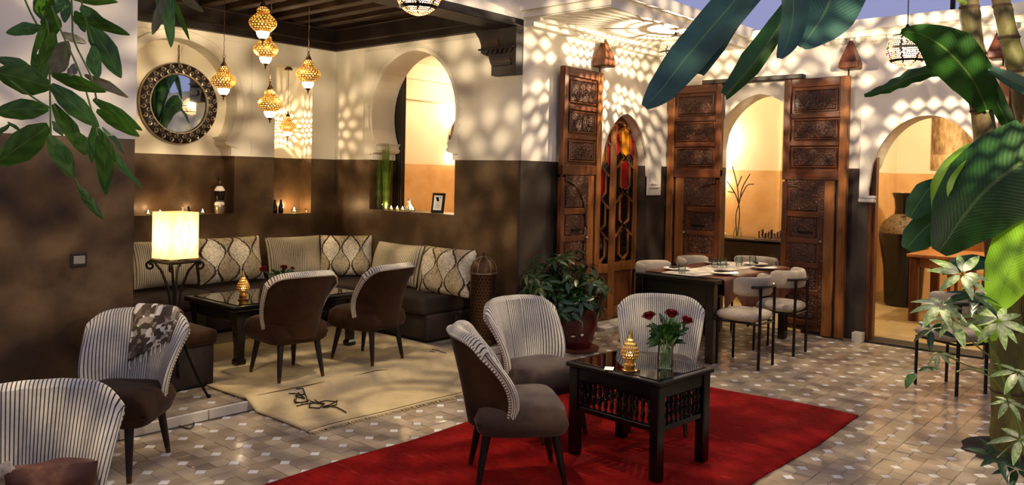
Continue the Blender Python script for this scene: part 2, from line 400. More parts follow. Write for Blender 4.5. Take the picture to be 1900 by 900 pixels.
for z, cx, cy, x, y, k, fz, vis in cells:
    tx, ty = random.gauss(0, 0.010), random.gauss(0, 0.010); dz = random.uniform(-0.0008, 0.0008)
    if vis and ((k < 4 and ntile < 299) or (k == 4 and ndot < 299)):
        o = bpy.data.objects.new('floor_tile' if k < 4 else 'diamond_tile', SHM[k]); COL.objects.link(o); o.parent = fla if fz else fl
        o.location = (x, y, fz+dz); o.rotation_euler = (tx, ty, random.gauss(0, 0.008))
        if k < 4: ntile += 1
        else: ndot += 1
    else:
        vs, fs = SH[k]; tgt = rest if k < 4 else restd
        ox, oy = cx-x, cy-y
        tgt.add([(x+a, y+b, fz+dz+c+(a-ox)*ty*1.0+(b-oy)*tx) for a, b, c in vs], fs); tgt.tone += [random.random()]*len(fs)
o = rest.build('floor_tiles_beyond', 'tile', fl, False, False); o['kind'] = 'stuff'
o = restd.build('diamond_tiles_beyond', 'tile_white', fl, False, False); o['kind'] = 'stuff'
# --- alcove back wall with mirror niche and lamp niche
hs = horseshoe(3.87, 0.62, 2.26, -30)
n1 = [(4.43, DADO), (4.43, 1.84), (4.33, 1.93)] + hs[0:] + [(3.41, 1.93), (3.31, 1.84), (3.31, DADO)]
up = [(XR+0.1, DADO), (XR+0.1, 3.3), (1.1, 3.3), (1.1, DADO)] + list(reversed(n1)) + [(4.94, DADO), (4.94, 2.755), (5.42, 2.755), (5.42, DADO)]
wb = struct('wall_back', MB().plate(up, [], YB, YB+0.22, XZ), 'plaster')
lo = [(XR+0.1, 0), (XR+0.1, DADO), (5.42, DADO), (5.42, 1.125), (4.94, 1.125), (4.94, DADO), (4.47, DADO), (4.47, 1.14), (3.27, 1.14), (3.27, DADO), (1.1, DADO), (1.1, 0)]
struct('dado', MB().plate(lo, [], YB, YB+0.22, XZ), 'tadelakt', None, False, wb)
struct('niche_back', MB().box((1.1, YB+0.22, DADO), (XR+0.3, YB+0.32, 3.3)), 'plaster_cream', None, False, wb)
struct('niche_dado', MB().box((1.1, YB+0.22, 0), (XR+0.3, YB+0.32, DADO)), 'tadelakt', None, False, wb)
# arch moulding round the mirror niche, corbels, thin panel line
mo = MB()
mo.tube([(a, YB-0.004, b) for a, b in horseshoe(3.87, 0.70, 2.26, -22, 40)], 0.010, 6)
mo.tube([(4.66, YB-0.003, DADO), (4.66, YB-0.003, 2.93)], 0.006, 5); mo.tube([(4.66, YB-0.003, 2.93), (3.1, YB-0.003, 2.93)], 0.006, 5)
mo.build('arch_moulding', 'plaster', wb, True)
def corbel(cx, cz, s, y0, y1, fn, name, par):
    prof = [(0, 0.0), (0.10, 0.02), (0.12, 0.05), (0.09, 0.07), (0.10, 0.10), (0.03, 0.17), (0.0, 0.19)]
    return MB().plate([(cx-s*a, cz+b) for a, b in prof]+[(cx+s*0.04, cz+0.19), (cx+s*0.04, cz)], [], y0, y1, fn).build(name, 'plaster', par, False)
corbel(4.47, 1.83, 1, YB-0.015, YB+0.21, XZ, 'corbel', wb); corbel(3.27, 1.83, -1, YB-0.015, YB+0.21, XZ, 'corbel', wb)
# --- alcove side wall with the keyhole window
TW = 0.33
hs = horseshoe(6.413, 0.655, 2.22, -28, 30, 1.02)
w_in = [(6.98, DADO), (6.98, 1.86)] + hs + [(5.845, 1.86), (5.845, DADO)]
w_in = [(7.04, DADO), (7.04, 1.84), (6.95, 1.92)] + list(hs) + [(5.876, 1.92), (5.786, 1.84), (5.786, DADO)]
up = [(YB+0.3, DADO), (YB+0.3, 3.3), (YF+0.012, 3.3), (YF+0.012, DADO)] + list(reversed(w_in))
wr = struct('wall_alcove', MB().plate(up, [], XR, XR+TW, YZ), 'plaster')
lo = [(YB+0.3, 0), (YB+0.3, DADO), (7.08, DADO), (7.08, 1.19), (5.75, 1.19), (5.75, DADO), (YF+0.03, DADO), (YF+0.03, 0)]
struct('dado', MB().plate(lo, [], XR, XR+TW, YZ), 'tadelakt', None, False, wr)
mo = MB(); mo.tube([(XR-0.004, a, b) for a, b in horseshoe(6.413, 0.70, 2.22, -20, 40, 1.02)], 0.012, 6)
mo.tube([(XR-0.003, 7.2, DADO), (XR-0.003, 7.2, 2.94)], 0.006, 5); mo.tube([(XR-0.003, 7.2, 2.94), (XR-0.003, 5.4, 2.94)], 0.006, 5)
mo.build('arch_moulding', 'plaster', wr, True)
for k in range(34):        # little carved tongues along the arch edge
    a = radians(-10+200*k/33); MB().bbox((XR-0.004, 6.413+0.725*cos(a), 2.22+0.74*sin(a)), (0.012, 0.02, 0.02), 0.004).build('carved_bead', 'plaster', wr)
corbel(7.08, 1.80, 1, XR-0.015, XR+TW, YZ, 'corbel', wr); corbel(5.75, 1.80, -1, XR-0.015, XR+TW, YZ, 'corbel', wr)
# --- pillar wall beside the alcove, wall over the alcove, hidden side wall
wl = struct('wall_left', MB().box((-3.2, YF, 1.768), (2.175, 5.35, 4.6)), 'plaster')
struct('dado', MB().box((-3.2, YF+0.004, 0), (2.17, 5.346, 1.768)), 'tadelakt', None, False, wl)
ws = struct('wall_alcove_left', MB().box((1.0, 5.35, DADO), (1.1, YB+0.3, 3.3)), 'plaster')
struct('dado', MB().box((1.0, 5.35, 0), (1.1, YB+0.3, DADO)), 'tadelakt', None, False, ws)
struct('wall_over_alcove', MB().box((2.175, YF, 3.045), (XR, 5.17, 4.6)), 'plaster')
# --- dark wooden ceiling of the alcove
cl = struct('ceiling', MB().box((1.0, 5.0, 3.30), (XR+0.2, YB+0.1, 3.36)), 'wood_beam')
for k in range(17):
    x = 1.35+k*0.27; MB().bbox((x, (5.1+YB)/2, 3.255), (0.10, YB-5.1, 0.10), 0.008).build('ceiling_beam', 'wood_beam', cl)
cb = struct('trim_2', MB().bbox((3.95, 5.025, 3.007), (3.57, 0.29, 0.074), 0.006), 'wood_dark', 'dark wooden front beam over the alcove')
co = MB(); co.box((1.1, YB-0.07, 2.985), (XR, YB, 3.06)); co.box((1.1, YB-0.13, 3.06), (XR, YB, 3.21)); co.box((1.1, YB-0.10, 3.21), (XR, YB, 3.30))
co.build('cornice', 'wood_dark', cl)
co = MB(); co.box((XR-0.07, 4.9, 2.985), (XR, YB-0.07, 3.06)); co.box((XR-0.13, 5.17, 3.06), (XR, YB-0.13, 3.21)); co.box((XR-0.10, 5.17, 3.21), (XR, YB-0.1, 3.30))
co.build('cornice', 'wood_dark', cl)
for z, d in ((3.062, 0.078), (3.20, 0.138)):
    MB().tube([(1.2, YB-d, z), (XR-d, YB-d, z)], 0.011, 6).build('cornice_bead', 'wood_beam', cl); MB().tube([(XR-d, YB-d, z), (XR-d, 5.0, z)], 0.011, 6).build('cornice_bead', 'wood_beam', cl)
# stepped corbel under the beam end
cr = struct('trim_3', MB().plate([(4.885, 2.535), (5.19, 2.535), (5.19, 2.63), (5.21, 2.66), (5.23, 2.72), (5.29, 2.74), (5.33, 2.76), (5.33, 2.83), (5.34, 2.86), (5.36, 2.90), (5.42, 2.975), (4.885, 2.975)], [], XR-0.10, XR-0.002, YZ), 'wood_dark', 'stepped dark wooden corbel under the beam end')
MB().plate([(4.93, 2.62), (5.15, 2.62), (5.15, 2.64), (4.93, 2.64)], [], XR-0.13, XR-0.10, YZ).build('corbel_ledge', 'wood_dark', cr)
MB().plate([(4.93, 2.645), (5.15, 2.645), (5.13, 2.69), (4.95, 2.69)], [], XR-0.12, XR-0.10, YZ).build('corbel_block', 'wood_beam', cr)
MB().plate([(4.90, 2.78), (5.34, 2.78), (5.34, 2.795), (4.90, 2.795)], [], XR-0.13, XR-0.10, YZ).build('corbel_ledge', 'wood_dark', cr)
MB().plate([(5.08, 2.80), (5.29, 2.80), (5.27, 2.87), (5.10, 2.87)], [], XR-0.12, XR-0.10, YZ).build('corbel_block', 'wood_beam', cr)
for k in range(6): MB().plate([(4.92+k*0.06, 2.78), (4.97+k*0.06, 2.78), (4.945+k*0.06, 2.735)], [], XR-0.115, XR-0.10, YZ).build('corbel_tooth', 'wood_dark', cr)
# --- court wall with the stained-glass door
a1 = arch(7.475, 0.475, 1.62, 2.295, 1.7, 1.9)
up = [(8.80, DADO), (8.80, 3.3), (XR+TW, 3.3), (XR+TW, DADO)]
i0 = [p for p in a1 if p[1] > DADO]
up = [(8.80, DADO), (8.80, 3.3), (XR+TW, 3.3), (XR+TW, DADO)] + list(reversed([(7.945, DADO)]+i0+[(7.005, DADO)]))
wc = struct('wall_court', MB().plate(up, [], YF, YF+0.30, XZ), 'plaster')
MB().box((XR+TW, YF+0.004, 0), (7.0, YF+0.3, DADO)).box((7.95, YF+0.004, 0), (8.80, YF+0.3, DADO)).box((XR-0.001, YF+0.004, 0), (XR+TW, YF+0.03, DADO)).build('dado', 'tadelakt_grey', wc)
MB().box((XR-0.001, YF, DADO), (XR+TW, YF+0.012, 3.3)).build('pier_face', 'plaster', wc)
pan = [(8.22, 1.405), (8.22, 2.39), (6.97, 2.39), (6.97, 1.405), (7.0, 1.405)] + list(reversed(a1)) + [(7.95, 1.405)]
MB().plate(pan, [], YF-0.022, YF+0.02, XZ).build('arch_panel', 'plaster', wc)
MB().bbox((8.06, YF-0.03, 1.50), (0.20, 0.05, 0.03), 0.008).bbox((8.05, YF-0.028, 1.535), (0.17, 0.04, 0.025), 0.008).build('impost', 'plaster', wc)
# projecting roof slab above the court wall
es = struct('roof_slab', MB().box((XR, 3.92, 3.05), (8.9, YF+0.1, 3.24)), 'plaster')
MB().box((XR-0.03, 3.86, 3.15), (8.45, 3.92, 3.26)).box((XR-0.06, 3.86, 3.12), (XR, YF, 3.42)).build('slab_moulding', 'plaster', es)
MB().box((XR-0.02, 3.90, 3.06), (XR, YF, 3.12)).box((XR+0.02, YF-0.10, 2.98), (8.45, YF, 3.05)).box((XR+0.02, YF-0.18, 3.02), (8.45, YF-0.10, 3.05)).build('slab_cornice', 'plaster', es)
# --- right-hand court wall: arch to the first room, arch to the second
a2 = arch(3.785, 0.52, 1.95, 2.545, 1.7, 1.9); a3 = arch(2.09, 0.52, 1.55, 2.255, 2.0, 2.0)
up = [(YF+0.3, DADO), (YF+0.3, 3.12), (-3.2, 3.12), (-3.2, DADO)] + list(reversed([(2.60, DADO)]+[p for p in a3 if p[1] > DADO]+[(1.58, DADO)])) + list(reversed([(4.305, DADO)]+a2+[(3.265, DADO)]))
w2 = struct('wall_right', MB().plate(up, [], XC, XC+0.30, YZ), 'plaster')
MB().box((XC+0.004, 4.305, 0), (XC+0.3, YF, DADO)).box((XC+0.004, 2.61, 0), (XC+0.3, 3.265, DADO)).box((XC+0.004, -3.2, 0), (XC+0.3, 1.57, DADO)).build('dado', 'tadelakt_grey', w2)
pan = [(2.70, 1.405), (2.70, 2.335), (1.48, 2.335), (1.48, 1.405), (1.57, 1.405)] + list(reversed(a3)) + [(2.61, 1.405)]
MB().plate(pan, [], XC-0.025, XC+0.02, YZ).build('arch_panel', 'plaster', w2)
for y, s in ((2.65, 1), (1.53, -1)): MB().bbox((XC-0.03, y-0.03*s, 1.42), (0.05, 0.16, 0.035), 0.008).bbox((XC-0.028, y-0.04*s, 1.455), (0.04, 0.15, 0.03), 0.008).build('impost', 'plaster', w2)
MB().bbox((XC-0.05, 2.66, 0.05), (0.10, 0.10, 0.10), 0.006).build('plinth', 'marble', w2)
MB().box((XC-0.10, -3.2, 3.12), (XC+0.3, 3.92, 3.225)).box((XC-0.05, -3.2, 3.06), (XC, 3.92, 3.12)).build('parapet', 'plaster', w2)
for k in range(46): MB().bbox((XC-0.03, 3.8-k*0.15, 3.03), (0.07, 0.05, 0.06), 0.012).build('dentil', 'plaster', w2)
struct('trim_4', MB().bbox((XC-0.045, 3.86, 2.70), (0.09, 1.16, 0.05), 0.006), 'wood_dark', 'dark wooden lintel over the doorway arch')
struct('trim_5', MB().bbox((XC+0.0, 2.09, 0.012), (0.05, 1.06, 0.02), 0.004).bbox((XC+0.15, 2.09, 0.008), (0.30, 1.04, 0.014), 0.003), 'wood_dark', 'worn dark threshold strip in the archway')
struct('trim_6', MB().bbox((XC+0.08, 2.585, 1.0), (0.10, 0.055, 2.0), 0.008).bbox((XC+0.02, 2.60, 0.7), (0.05, 0.04, 1.4), 0.008), 'wood_door', 'brown wooden jamb of the open archway')
# --- rooms behind
fr = struct('floor_room', MB().box((XC-0.0, -0.2, -0.06), (12.5, 6.3, 0.008)), 'room_floor')
for i in range(6):
    for j in range(5): MB().bbox((9.08+i*0.6, 0.4+j*0.6+0.3, 0.010), (0.592, 0.592, 0.012), 0.003).build('floor_slab', 'room_floor', fr)
def room_wall(name, lo, hi, dado='tadelakt_orange', dz=DADO, top=3.0):
    o = struct(name, MB().box((lo[0], lo[1], dz), (hi[0], hi[1], top)), 'plaster_cream')
    MB().box((lo[0], lo[1], 0), (hi[0], hi[1], dz)).build('dado', dado, o); return o
room_wall('wall_room_partition', (XC+0.3, 3.40), (12.4, 3.50)); room_wall('wall_room_back', (12.2, 0.0), (12.3, 3.4))
room_wall('wall_room_far', (10.9, 3.5), (11.0, 6.2)); room_wall('wall_room_end', (XC+0.3, 6.1), (11.0, 6.2)); room_wall('wall_room_near', (XC+0.3, -0.1), (12.3, 0.0))
struct('ceiling_room', MB().box((XC+0.3, -0.2, 3.0), (12.4, 6.3, 3.08)), 'plaster_cream')
MB().box((10.84, 3.5, 0), (10.9, 4.52, 3.0)).build('pilaster', 'plaster_cream', bpy.data.objects['wall_room_far'])
MB().box((10.83, 3.5, 0), (10.84, 4.53, DADO)).build('pilaster_dado', 'tadelakt_orange', bpy.data.objects['wall_room_far'])
MB().box((9, 3.385, 0.01), (12.2, 3.4, 0.14)).build('skirting', 'room_floor', bpy.data.objects['wall_room_partition'])
# room seen through the keyhole window, and an added partition that keeps the stained-glass door dark behind
room_wall('wall_salon_back', (XR+TW, 7.9), (9.0, 8.0), 'tadelakt_orange', 1.72); room_wall('wall_salon_side', (8.6, 6.3), (8.7, 7.9), 'tadelakt_orange', 1.72)
wv = struct('wall_added_partition', MB().box((6.6, 6.3, 0), (8.7, 6.4, 3.0)).box((6.55, 5.18, 0), (6.62, 6.4, 3.0)), 'tadelakt_orange')  # unseen partition, added to shut out the salon's light
struct('ceiling_salon', MB().box((XR+TW, 5.18, 3.0), (9.0, 8.0, 3.1)), 'plaster_cream')
struct('floor_salon', MB().box((XR+TW, 5.1, -0.05), (9.0, 8.0, 0.05)), 'room_floor')
MB().box((XR+TW, 7.80, 2.55), (8.6, 7.9, 3.0)).box((XR+TW, 7.72, 2.80), (8.6, 7.8, 3.0)).build('salon_cornice', 'plaster_cream', bpy.data.objects['wall_salon_back'])
# --- walls of the court behind the photographer
room_wall('wall_front', (-3.2, -3.3), (XC+0.3, -3.2), 'tadelakt', DADO, 3.3); room_wall('wall_side', (-3.3, -3.2), (-3.2, YF), 'tadelakt', DADO, 3.3)
# ------------------------------------------------------------------ striped cocktail chairs
def chair_back(u, v, off=0.0):                # u -1..1 across, v 0..1 up; inner face
    hw = 0.205+0.062*v**0.9; zt = 0.778-0.075*abs(u)**7-0.012*u*u
    z = 0.30+(zt-0.30)*v
    wing = abs(u)**2.6; ch = 0.016*abs(cos(2.5*pi*u*0.98))**0.6*(1-wing*0.8)
    y = -0.165-0.085*v-0.025*v*v+wing*(0.09+0.11*sin(pi*(0.12+0.80*v)))+ch+off
    x = u*hw*(1-0.03*wing)+(0.012*u*v**3)
    return x, y, z
def rear(u, v):
    x, y, z = chair_back(u, v); hw = 0.205+0.062*v**0.9; wing = abs(u)**2.6
    ym = -0.165-0.085*v-0.025*v*v-0.060
    return x*1.02+0.004*u, ym+wing*(0.117+0.11*sin(pi*(0.12+0.80*v)))-0.01, z-0.008*v
def make_chair(label, group, light=False):
    t = thing('cocktail_chair', label, 'chair', group=group)
    NU, NV = 48, 14; m = MB()
    m.grid(lambda a, b: chair_back(2*a-1, b), NU, NV)
    def rim(a, b):                              # padded roll over the top, from inner face to rear face
        u = 2*a-1; p = Vector(chair_back(u, 1)); q = Vector(rear(u, 1)); r = p.lerp(q, b); r.z += 0.028*sin(pi*b); r.x += 0.016*u**9*sin(pi*b); return r
    m.grid(rim, NU, 5)
    for s in (-1, 1):
        def side(a, b, s=s):
            p = Vector(chair_back(s, b)); q = Vector(rear(s, b)); r = p.lerp(q, a); r.x += s*0.016*sin(pi*a); r.z += 0.028*sin(pi*a)*b**6; return r
        k = len(m.v); m.grid(side, 4, NV); m.uv[k:] = [((0.0 if s < 0 else 1.0)+(x*0.10), y) for x, y in m.uv[k:]]
    m.build('backrest', 'chair_stripe', t, True)
    b = MB(); b.grid(lambda a, c: Vector(rear(2*a-1, c))+Vector((0, -0.004, 0)), 24, 10); b.grid(lambda a, c: Vector(rear(2*a-1, c))+Vector((0, 0.012, 0)), 24, 10)
    b.build('back_panel', 'velvet', t, 'all')
    path = [Vector(rear(-1, v/10)) for v in range(0, 11)]+[Vector(rear(-1+2*k/24, 1)) for k in range(1, 24)]+[Vector(rear(1, 1-v/10)) for v in range(0, 11)]
    pp = MB(); pp.tube([p+Vector((0, -0.006, 0)) for p in path], 0.008, 6); pp.uv = [((i//6)*0.045, 0) for i in range(len(pp.v))]
    pp.build('piping', 'piping_stripe', t, 'all')
    st = MB(); n = 22
    def seat(a, c, top):
        x = 2*a-1; y = 2*c-1; ex = (1-abs(x)**5)*(1-abs(y)**5); ex = max(ex, 0)**0.33
        hw = 0.225+0.035*c; px = x*hw*(1-0.05*abs(y)**6); py = 0.02+y*0.24*(1-0.05*abs(x)**6)
        return (px, py, 0.335+((0.095+0.02*c) if top else -0.085)*ex)
    st.grid(lambda a, c: seat(a, c, True), n, n, False); st.grid(lambda a, c: seat(a, c, False), n, n, False)
    st.build('seat', 'velvet_light' if light else 'velvet', t, 'all')
    for sx in (-1, 1):
        for sy, ty in ((-1, -0.19), (1, 0.24)):
            a = Vector((sx*0.145, ty*0.82, 0.27)); e = Vector((sx*0.175, ty*1.05, 0.0)); k = a.lerp(e, 0.86)
            l = MB().tube([a, a.lerp(e, 0.5), k], [0.024, 0.019, 0.0145], 10).build('leg', 'wood_dark', t, True)
            MB().tube([k, e], [0.0148, 0.012], 10).build('ferrule', 'bronze', l, True)
    return t
GA = 'striped cocktail chairs'
CH = [('brown cocktail chair drawn up to the low table, nearer the floor lamp', 3.45, 5.17, 84, ZA+0.022, 0),
      ('brown cocktail chair drawn up to the low table, nearer the tall lantern', 4.21, 5.16, 97, ZA+0.022, 0),
      ('striped cocktail chair turned side-on to the baluster table on the red rug', 3.23, 2.77, -40, 0.012, 1),
      ('striped cocktail chair between the beige rug and the baluster table', 3.94, 3.17, -100, 0.012, 1),
      ('striped cocktail chair behind the baluster table, next to the dining table', 4.585, 2.69, -150, 0.012, 1),
      ('striped cocktail chair with a patterned throw over its back', 1.895, 4.40, -140, 0.0, 0),
      ('striped cocktail chair with two cushions on its seat', 0.98, 3.02, -120, 0.0, 0)]
c0 = make_chair(CH[0][0], GA); c1 = make_chair(CH[2][0], GA, True); CHO = []
for k, (lb, x, y, a, z, lt) in enumerate(CH):
    if k == 0: o = c0; o.location = (x, y, z); o.rotation_euler = (0, 0, radians(a-90))
    elif k == 2: o = c1; o.location = (x, y, z); o.rotation_euler = (0, 0, radians(a-90))
    else: o = dup(c1 if lt else c0, (x, y, z), radians(a-90), lb, GA)
    CHO.append(o)
def local(o, p): return Matrix.Translation(o.location) @ Euler(o.rotation_euler).to_matrix().to_4x4() @ Vector(p)
def LM(o): return Matrix.Translation(o.location) @ Euler(o.rotation_euler).to_matrix().to_4x4()
# throw blanket over chair F
def throwmat():
    t = NT('throw_weave'); uv = t.coord('UV', (12, 9, 1)); s = t.sep(uv)
    br = t.new('ShaderNodeTexVoronoi'); br.inputs['Scale'].default_value = 1.0; br.inputs['Randomness'].default_value = 0.9
    mp = t.new('ShaderNodeMapping'); mp.inputs['Rotation'].default_value = (0, 0, 0.6); mp.inputs['Scale'].default_value = (0.8, 1.5, 1); t.link(uv, mp.inputs[0]); t.link(mp.outputs[0], br.inputs['Vector'])
    t.color(t.ramp(br.outputs['Color'], [(0.0, srgb('#4d4032')), (0.38, srgb('#6e5c48')), (0.52, srgb('#a89c88')), (0.70, srgb('#e4dccb'))], 'CONSTANT')); t.set(Roughness=0.9)
    t.bump(br.outputs['Distance'], 0.3, 0.01)
throwmat()
fo = CHO[5]; tw = MB()
def throwf(a, b):
    u = 0.74-1.02*a + (0.05*sin(9*b))           # along the back
    u = 0.22-1.0*a
    if b < 0.62:
        v = 1-(0.62-b)*1.0*(0.9-0.5*a); p = Vector(chair_back(u, v)); p.y += 0.016+0.006*sin(20*a+9*b); return p
    k = (b-0.62)/0.38
    p = Vector(chair_back(u, 1)); q = Vector(rear(u, 1))
    if k < 0.35: j = k/0.35; r = p.lerp(q, j); r.y += 0.016*(1-2*j); r.z += 0.018+0.03*sin(pi*j); return r
    r = Vector(rear(u, 1-(k-0.35)*0.5)); r.y -= 0.014; return r
tw.grid(throwf, 26, 26)
e = len(tw.v)
th = tw.build('throw_blanket', 'throw_weave', None, 'all'); th.matrix_world = LM(fo)
md = th.modifiers.new('thick', 'SOLIDIFY'); md.thickness = 0.008
tag(th, 'brown and white patterned throw hanging over a striped chair back', 'blanket')
for k in range(8):
    a = 0.05+k*0.12; p = Vector(throwf(a, 0.0)); MB().tube([p, p+Vector((0.002, 0.004, -0.02)), p+Vector((-0.003, 0.006, -0.045))], 0.003, 5).build('tassel', 'paper', th)
# ------------------------------------------------------------------ pillows
def pillow(w, h, t, n=18, wav=0.012):
    m = MB()
    def f(a, b, s):
        x, y = 2*a-1, 2*b-1; e = max(0.0, (1-x**4)*(1-y**4))**0.5
        pin = 1-0.07*(1-abs(y)**2)*abs(x)**3*0.6; pin2 = 1-0.07*(1-abs(x)**2)*abs(y)**3*0.6
        return (x*w/2*pin, s*t/2*e+wav*sin(5*x+3*y)*e*s, y*h/2*pin2)
    m.grid(lambda a, b: f(a, b, -1), n, n); m.grid(lambda a, b: f(a, b, 1), n, n); return m
def cushion(label, mat, x, y, z, rz, w=0.56, h=0.42, t=0.17, tilt=-14, group='cushions along the banquette', roll=0, name='cushion'):
    o = pillow(w, h, t).build(name, mat, None, 'all'); o.location = (x, y, z); o.rotation_euler = Euler((radians(tilt), radians(roll), radians(rz)), 'XYZ'); return tag(o, label, 'cushion', group)
# ------------------------------------------------------------------ banquette along two walls
sf = thing('banquette_sofa', 'long dark brown corner banquette under the alcove windows', 'sofa', (0, 0, 0))
SZ = 0.46
MB().bbox(((2.9+XR)/2, 7.36, (ZA+0.30)/2+0.01), (XR-2.9-0.02, 0.70, 0.30-ZA), 0.02).build('base', 'sofa_cloth', sf)
MB().bbox((5.37, 6.17, (ZA+0.30)/2+0.01), (0.70, 1.66, 0.30-ZA), 0.02).build('base', 'sofa_cloth', sf)
def slab(c, size, r=0.05, n=10):
    m = MB(); bm = bmesh.new(); bmesh.ops.create_cube(bm, size=1)
    for v in bm.verts: v.co = Vector((v.co.x*size[0], v.co.y*size[1], v.co.z*size[2]))
    bmesh.ops.bevel(bm, geom=bm.edges[:], offset=r, segments=4, profile=0.6, affect='EDGES')
    m.bm(bm); m.v = [p+Vector(c) for p in m.v]; return m
for k in range(3):
    x = 2.9+0.94*k+0.48; slab((x, 7.35, 0.385), (0.93, 0.74, 0.16)).build('seat_cushion', 'sofa_cloth', sf, True)
for k in range(2): slab((5.35, 5.76+0.80*k, 0.385), (0.74, 0.79, 0.16)).build('seat_cushion', 'sofa_cloth', sf, True)
def cush_at(px, py, plane, val):
    return onx(px, py, val) if plane == 'x' else ony(px, py, val)
for lb, mt, px, py, pl, val, rz, w, h in (
    ('pale striped cushion under the mirror niche, behind the glowing lamp', 'cushion_stripe', 306, 489, 'y', 7.40, 0, 0.62, 0.44),
    ('damask cushion between two striped ones below the mirror niche', 'damask', 428, 481, 'y', 7.36, 3, 0.72, 0.45),
    ('pale striped cushion below the small lamp niche', 'cushion_stripe', 547, 476, 'y', 7.38, -3, 0.66, 0.44),
    ('damask cushion in the corner of the banquette', 'damask', 643, 474, 'y', 7.12, -35, 0.56, 0.45),
    ('pale striped cushion below the keyhole window', 'cushion_stripe', 736, 489, 'x', 5.44, -92, 0.74, 0.42),
    ('wide damask cushion at the banquette end beside the tall lantern', 'damask', 828, 512, 'x', 5.38, -86, 0.66, 0.45)):
    p = cush_at(px, py, pl, val); cushion(lb, mt, p.x, p.y, max(p.z, SZ+h/2*0.97), rz, w, h)
# ottoman and the pale cushion beside the pillar
ot = thing('ottoman', 'dark brown square ottoman behind the floor lamp', 'ottoman', (2.62, 5.66, ZA))
slab((0, 0, 0.16), (0.66, 0.66, 0.30), 0.03).build('base', 'sofa_cloth', ot, True); slab((0, 0, 0.355), (0.70, 0.70, 0.10), 0.045).build('seat_cushion', 'velvet', ot, True)
MB().tube([(-0.33, -0.335, 0.31), (0.33, -0.335, 0.31)], 0.006, 6).build('piping', 'velvet', ot)
p = at(246, 600, 6.2); cushion('cream cushion standing on a corner beside the pillar edge', 'paper', 2.36, 5.66, 0.735, 35, 0.40, 0.40, 0.10, -8, None, 45)
# cushions on the near chair
g = CHO[6]; f1 = local(g, (0.10, 0.00, 0.46)); f2 = local(g, (-0.14, 0.04, 0.52))
mottled('cushion_brown', ['#3a180a', '#4d2512', '#7a5538'], 9, 0.8, 0.2, 0.004); mottled('cushion_woven', ['#8d7f66', '#c7bca4', '#4e4232'], 24, 0.85, 0.3, 0.004)
degrees_ = math.degrees(g.rotation_euler.z)
q = at(97, 918, 2.72); cushion('brown cushion with a tan pattern on the chair with two cushions', 'cushion_brown', q.x, q.y, 0.495, degrees_+5, 0.28, 0.21, 0.16, -18, None)
q = at(0, 915, 2.66); cushion('small cream woven cushion beside the brown patterned one', 'cushion_woven', q.x, q.y, 0.525, degrees_-10, 0.16, 0.16, 0.07, -18, None, 28)
# ------------------------------------------------------------------ rugs
def rug(name, f, nu, nv, th, mat, label):
    m = MB(); m.grid(f, nu, nv, False); o = m.build(name, mat, None, 'all'); md = o.modifiers.new('thick', 'SOLIDIFY'); md.thickness = th; md.offset = 1
    return tag(o, label, 'rug')
def redf(a, b):
    x = 2.16+3.5*a+0.015*sin(9*b)+0.03*(1-b)*0; y = 1.78+1.80*b+0.012*sin(14*a)
    x += (0.06*(1-b) if a > 0.9 else 0)
    return x, y, 0.004+0.0025*sin(26*a+3*b)*sin(7*b)
rug('red_rug', redf, 70, 40, 0.008, 'rug_red', 'worn plain red rug under the baluster table')
def beif(a, b):                                   # lies on the alcove floor and drops over the step
    x = 2.90+2.05*a; y = 4.10+2.45*b-0.05*a
    hi = min(1.0, max(0.0, (y-4.72)/0.10)); z = 0.006+ZA*hi+0.003*sin(17*a+5*b)
    if 4.72 < y < 4.84: z += 0.006
    return x+0.01*sin(11*b), y+0.012*sin(9*a), z
br = rug('beige_rug', beif, 60, 80, 0.010, 'rug_beige', 'shaggy beige rug with a dark drawn motif falling over the alcove step')
def rz_(x, y): return 0.006+ZA*min(1.0, max(0.0, (y-4.72)/0.10))+0.0165
def on_rug(pts): return [((lambda q: Vector((q.x, q.y, rz_(q.x, q.y))))(onz(px, py, 0.02 if py > 742 else 0.05))) for px, py in pts]
mo = MB(); rnd = random.Random(3)
for pts in ([(536, 733), (552, 731), (548, 741), (566, 738), (572, 746)], [(547, 735), (546, 746), (560, 748), (574, 743)], [(550, 728), (562, 726), (570, 735)], [(553, 730), (564, 732)],
            [(550, 754), (566, 750), (588, 748), (604, 744), (624, 746)], [(574, 757), (576, 745), (590, 741), (602, 750), (592, 758), (574, 757)], [(600, 755), (616, 742), (626, 744), (624, 752), (604, 757)],
            [(598, 757), (612, 754), (626, 757), (636, 762), (642, 766)], [(584, 743), (592, 740), (600, 741)], [(548, 733), (566, 729)], [(552, 733), (566, 732)]):
    w = on_rug(pts); mo.tube(w, 0.0045, 5)
mo.build('drawn_motif', 'rug_motif', br)
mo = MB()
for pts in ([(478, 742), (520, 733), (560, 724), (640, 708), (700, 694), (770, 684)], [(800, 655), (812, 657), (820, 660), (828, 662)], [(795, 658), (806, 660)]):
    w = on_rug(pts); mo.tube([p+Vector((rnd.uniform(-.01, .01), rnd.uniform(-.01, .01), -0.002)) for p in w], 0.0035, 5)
mo.build('crease_and_marks', 'rug_edge', br)  # the long dark line paints in the shade of the rug's fold crease
MB().tube([Vector(beif(a/30, 0))+Vector((0, 0.03, 0.010)) for a in range(31)], 0.004, 5).build('border_cord', 'rug_edge', br)
fr_ = MB()
for k in range(150):
    a = k/149; p = Vector(beif(a, 0)); fr_.tube([p+Vector((0, 0.005, 0.005)), p+Vector((rnd.uniform(-.012, .012), -rnd.uniform(.02, .045), -0.001))], [0.004, 0.002], 4)
o = fr_.build('fringe', 'rug_beige', br); o['kind'] = 'stuff'
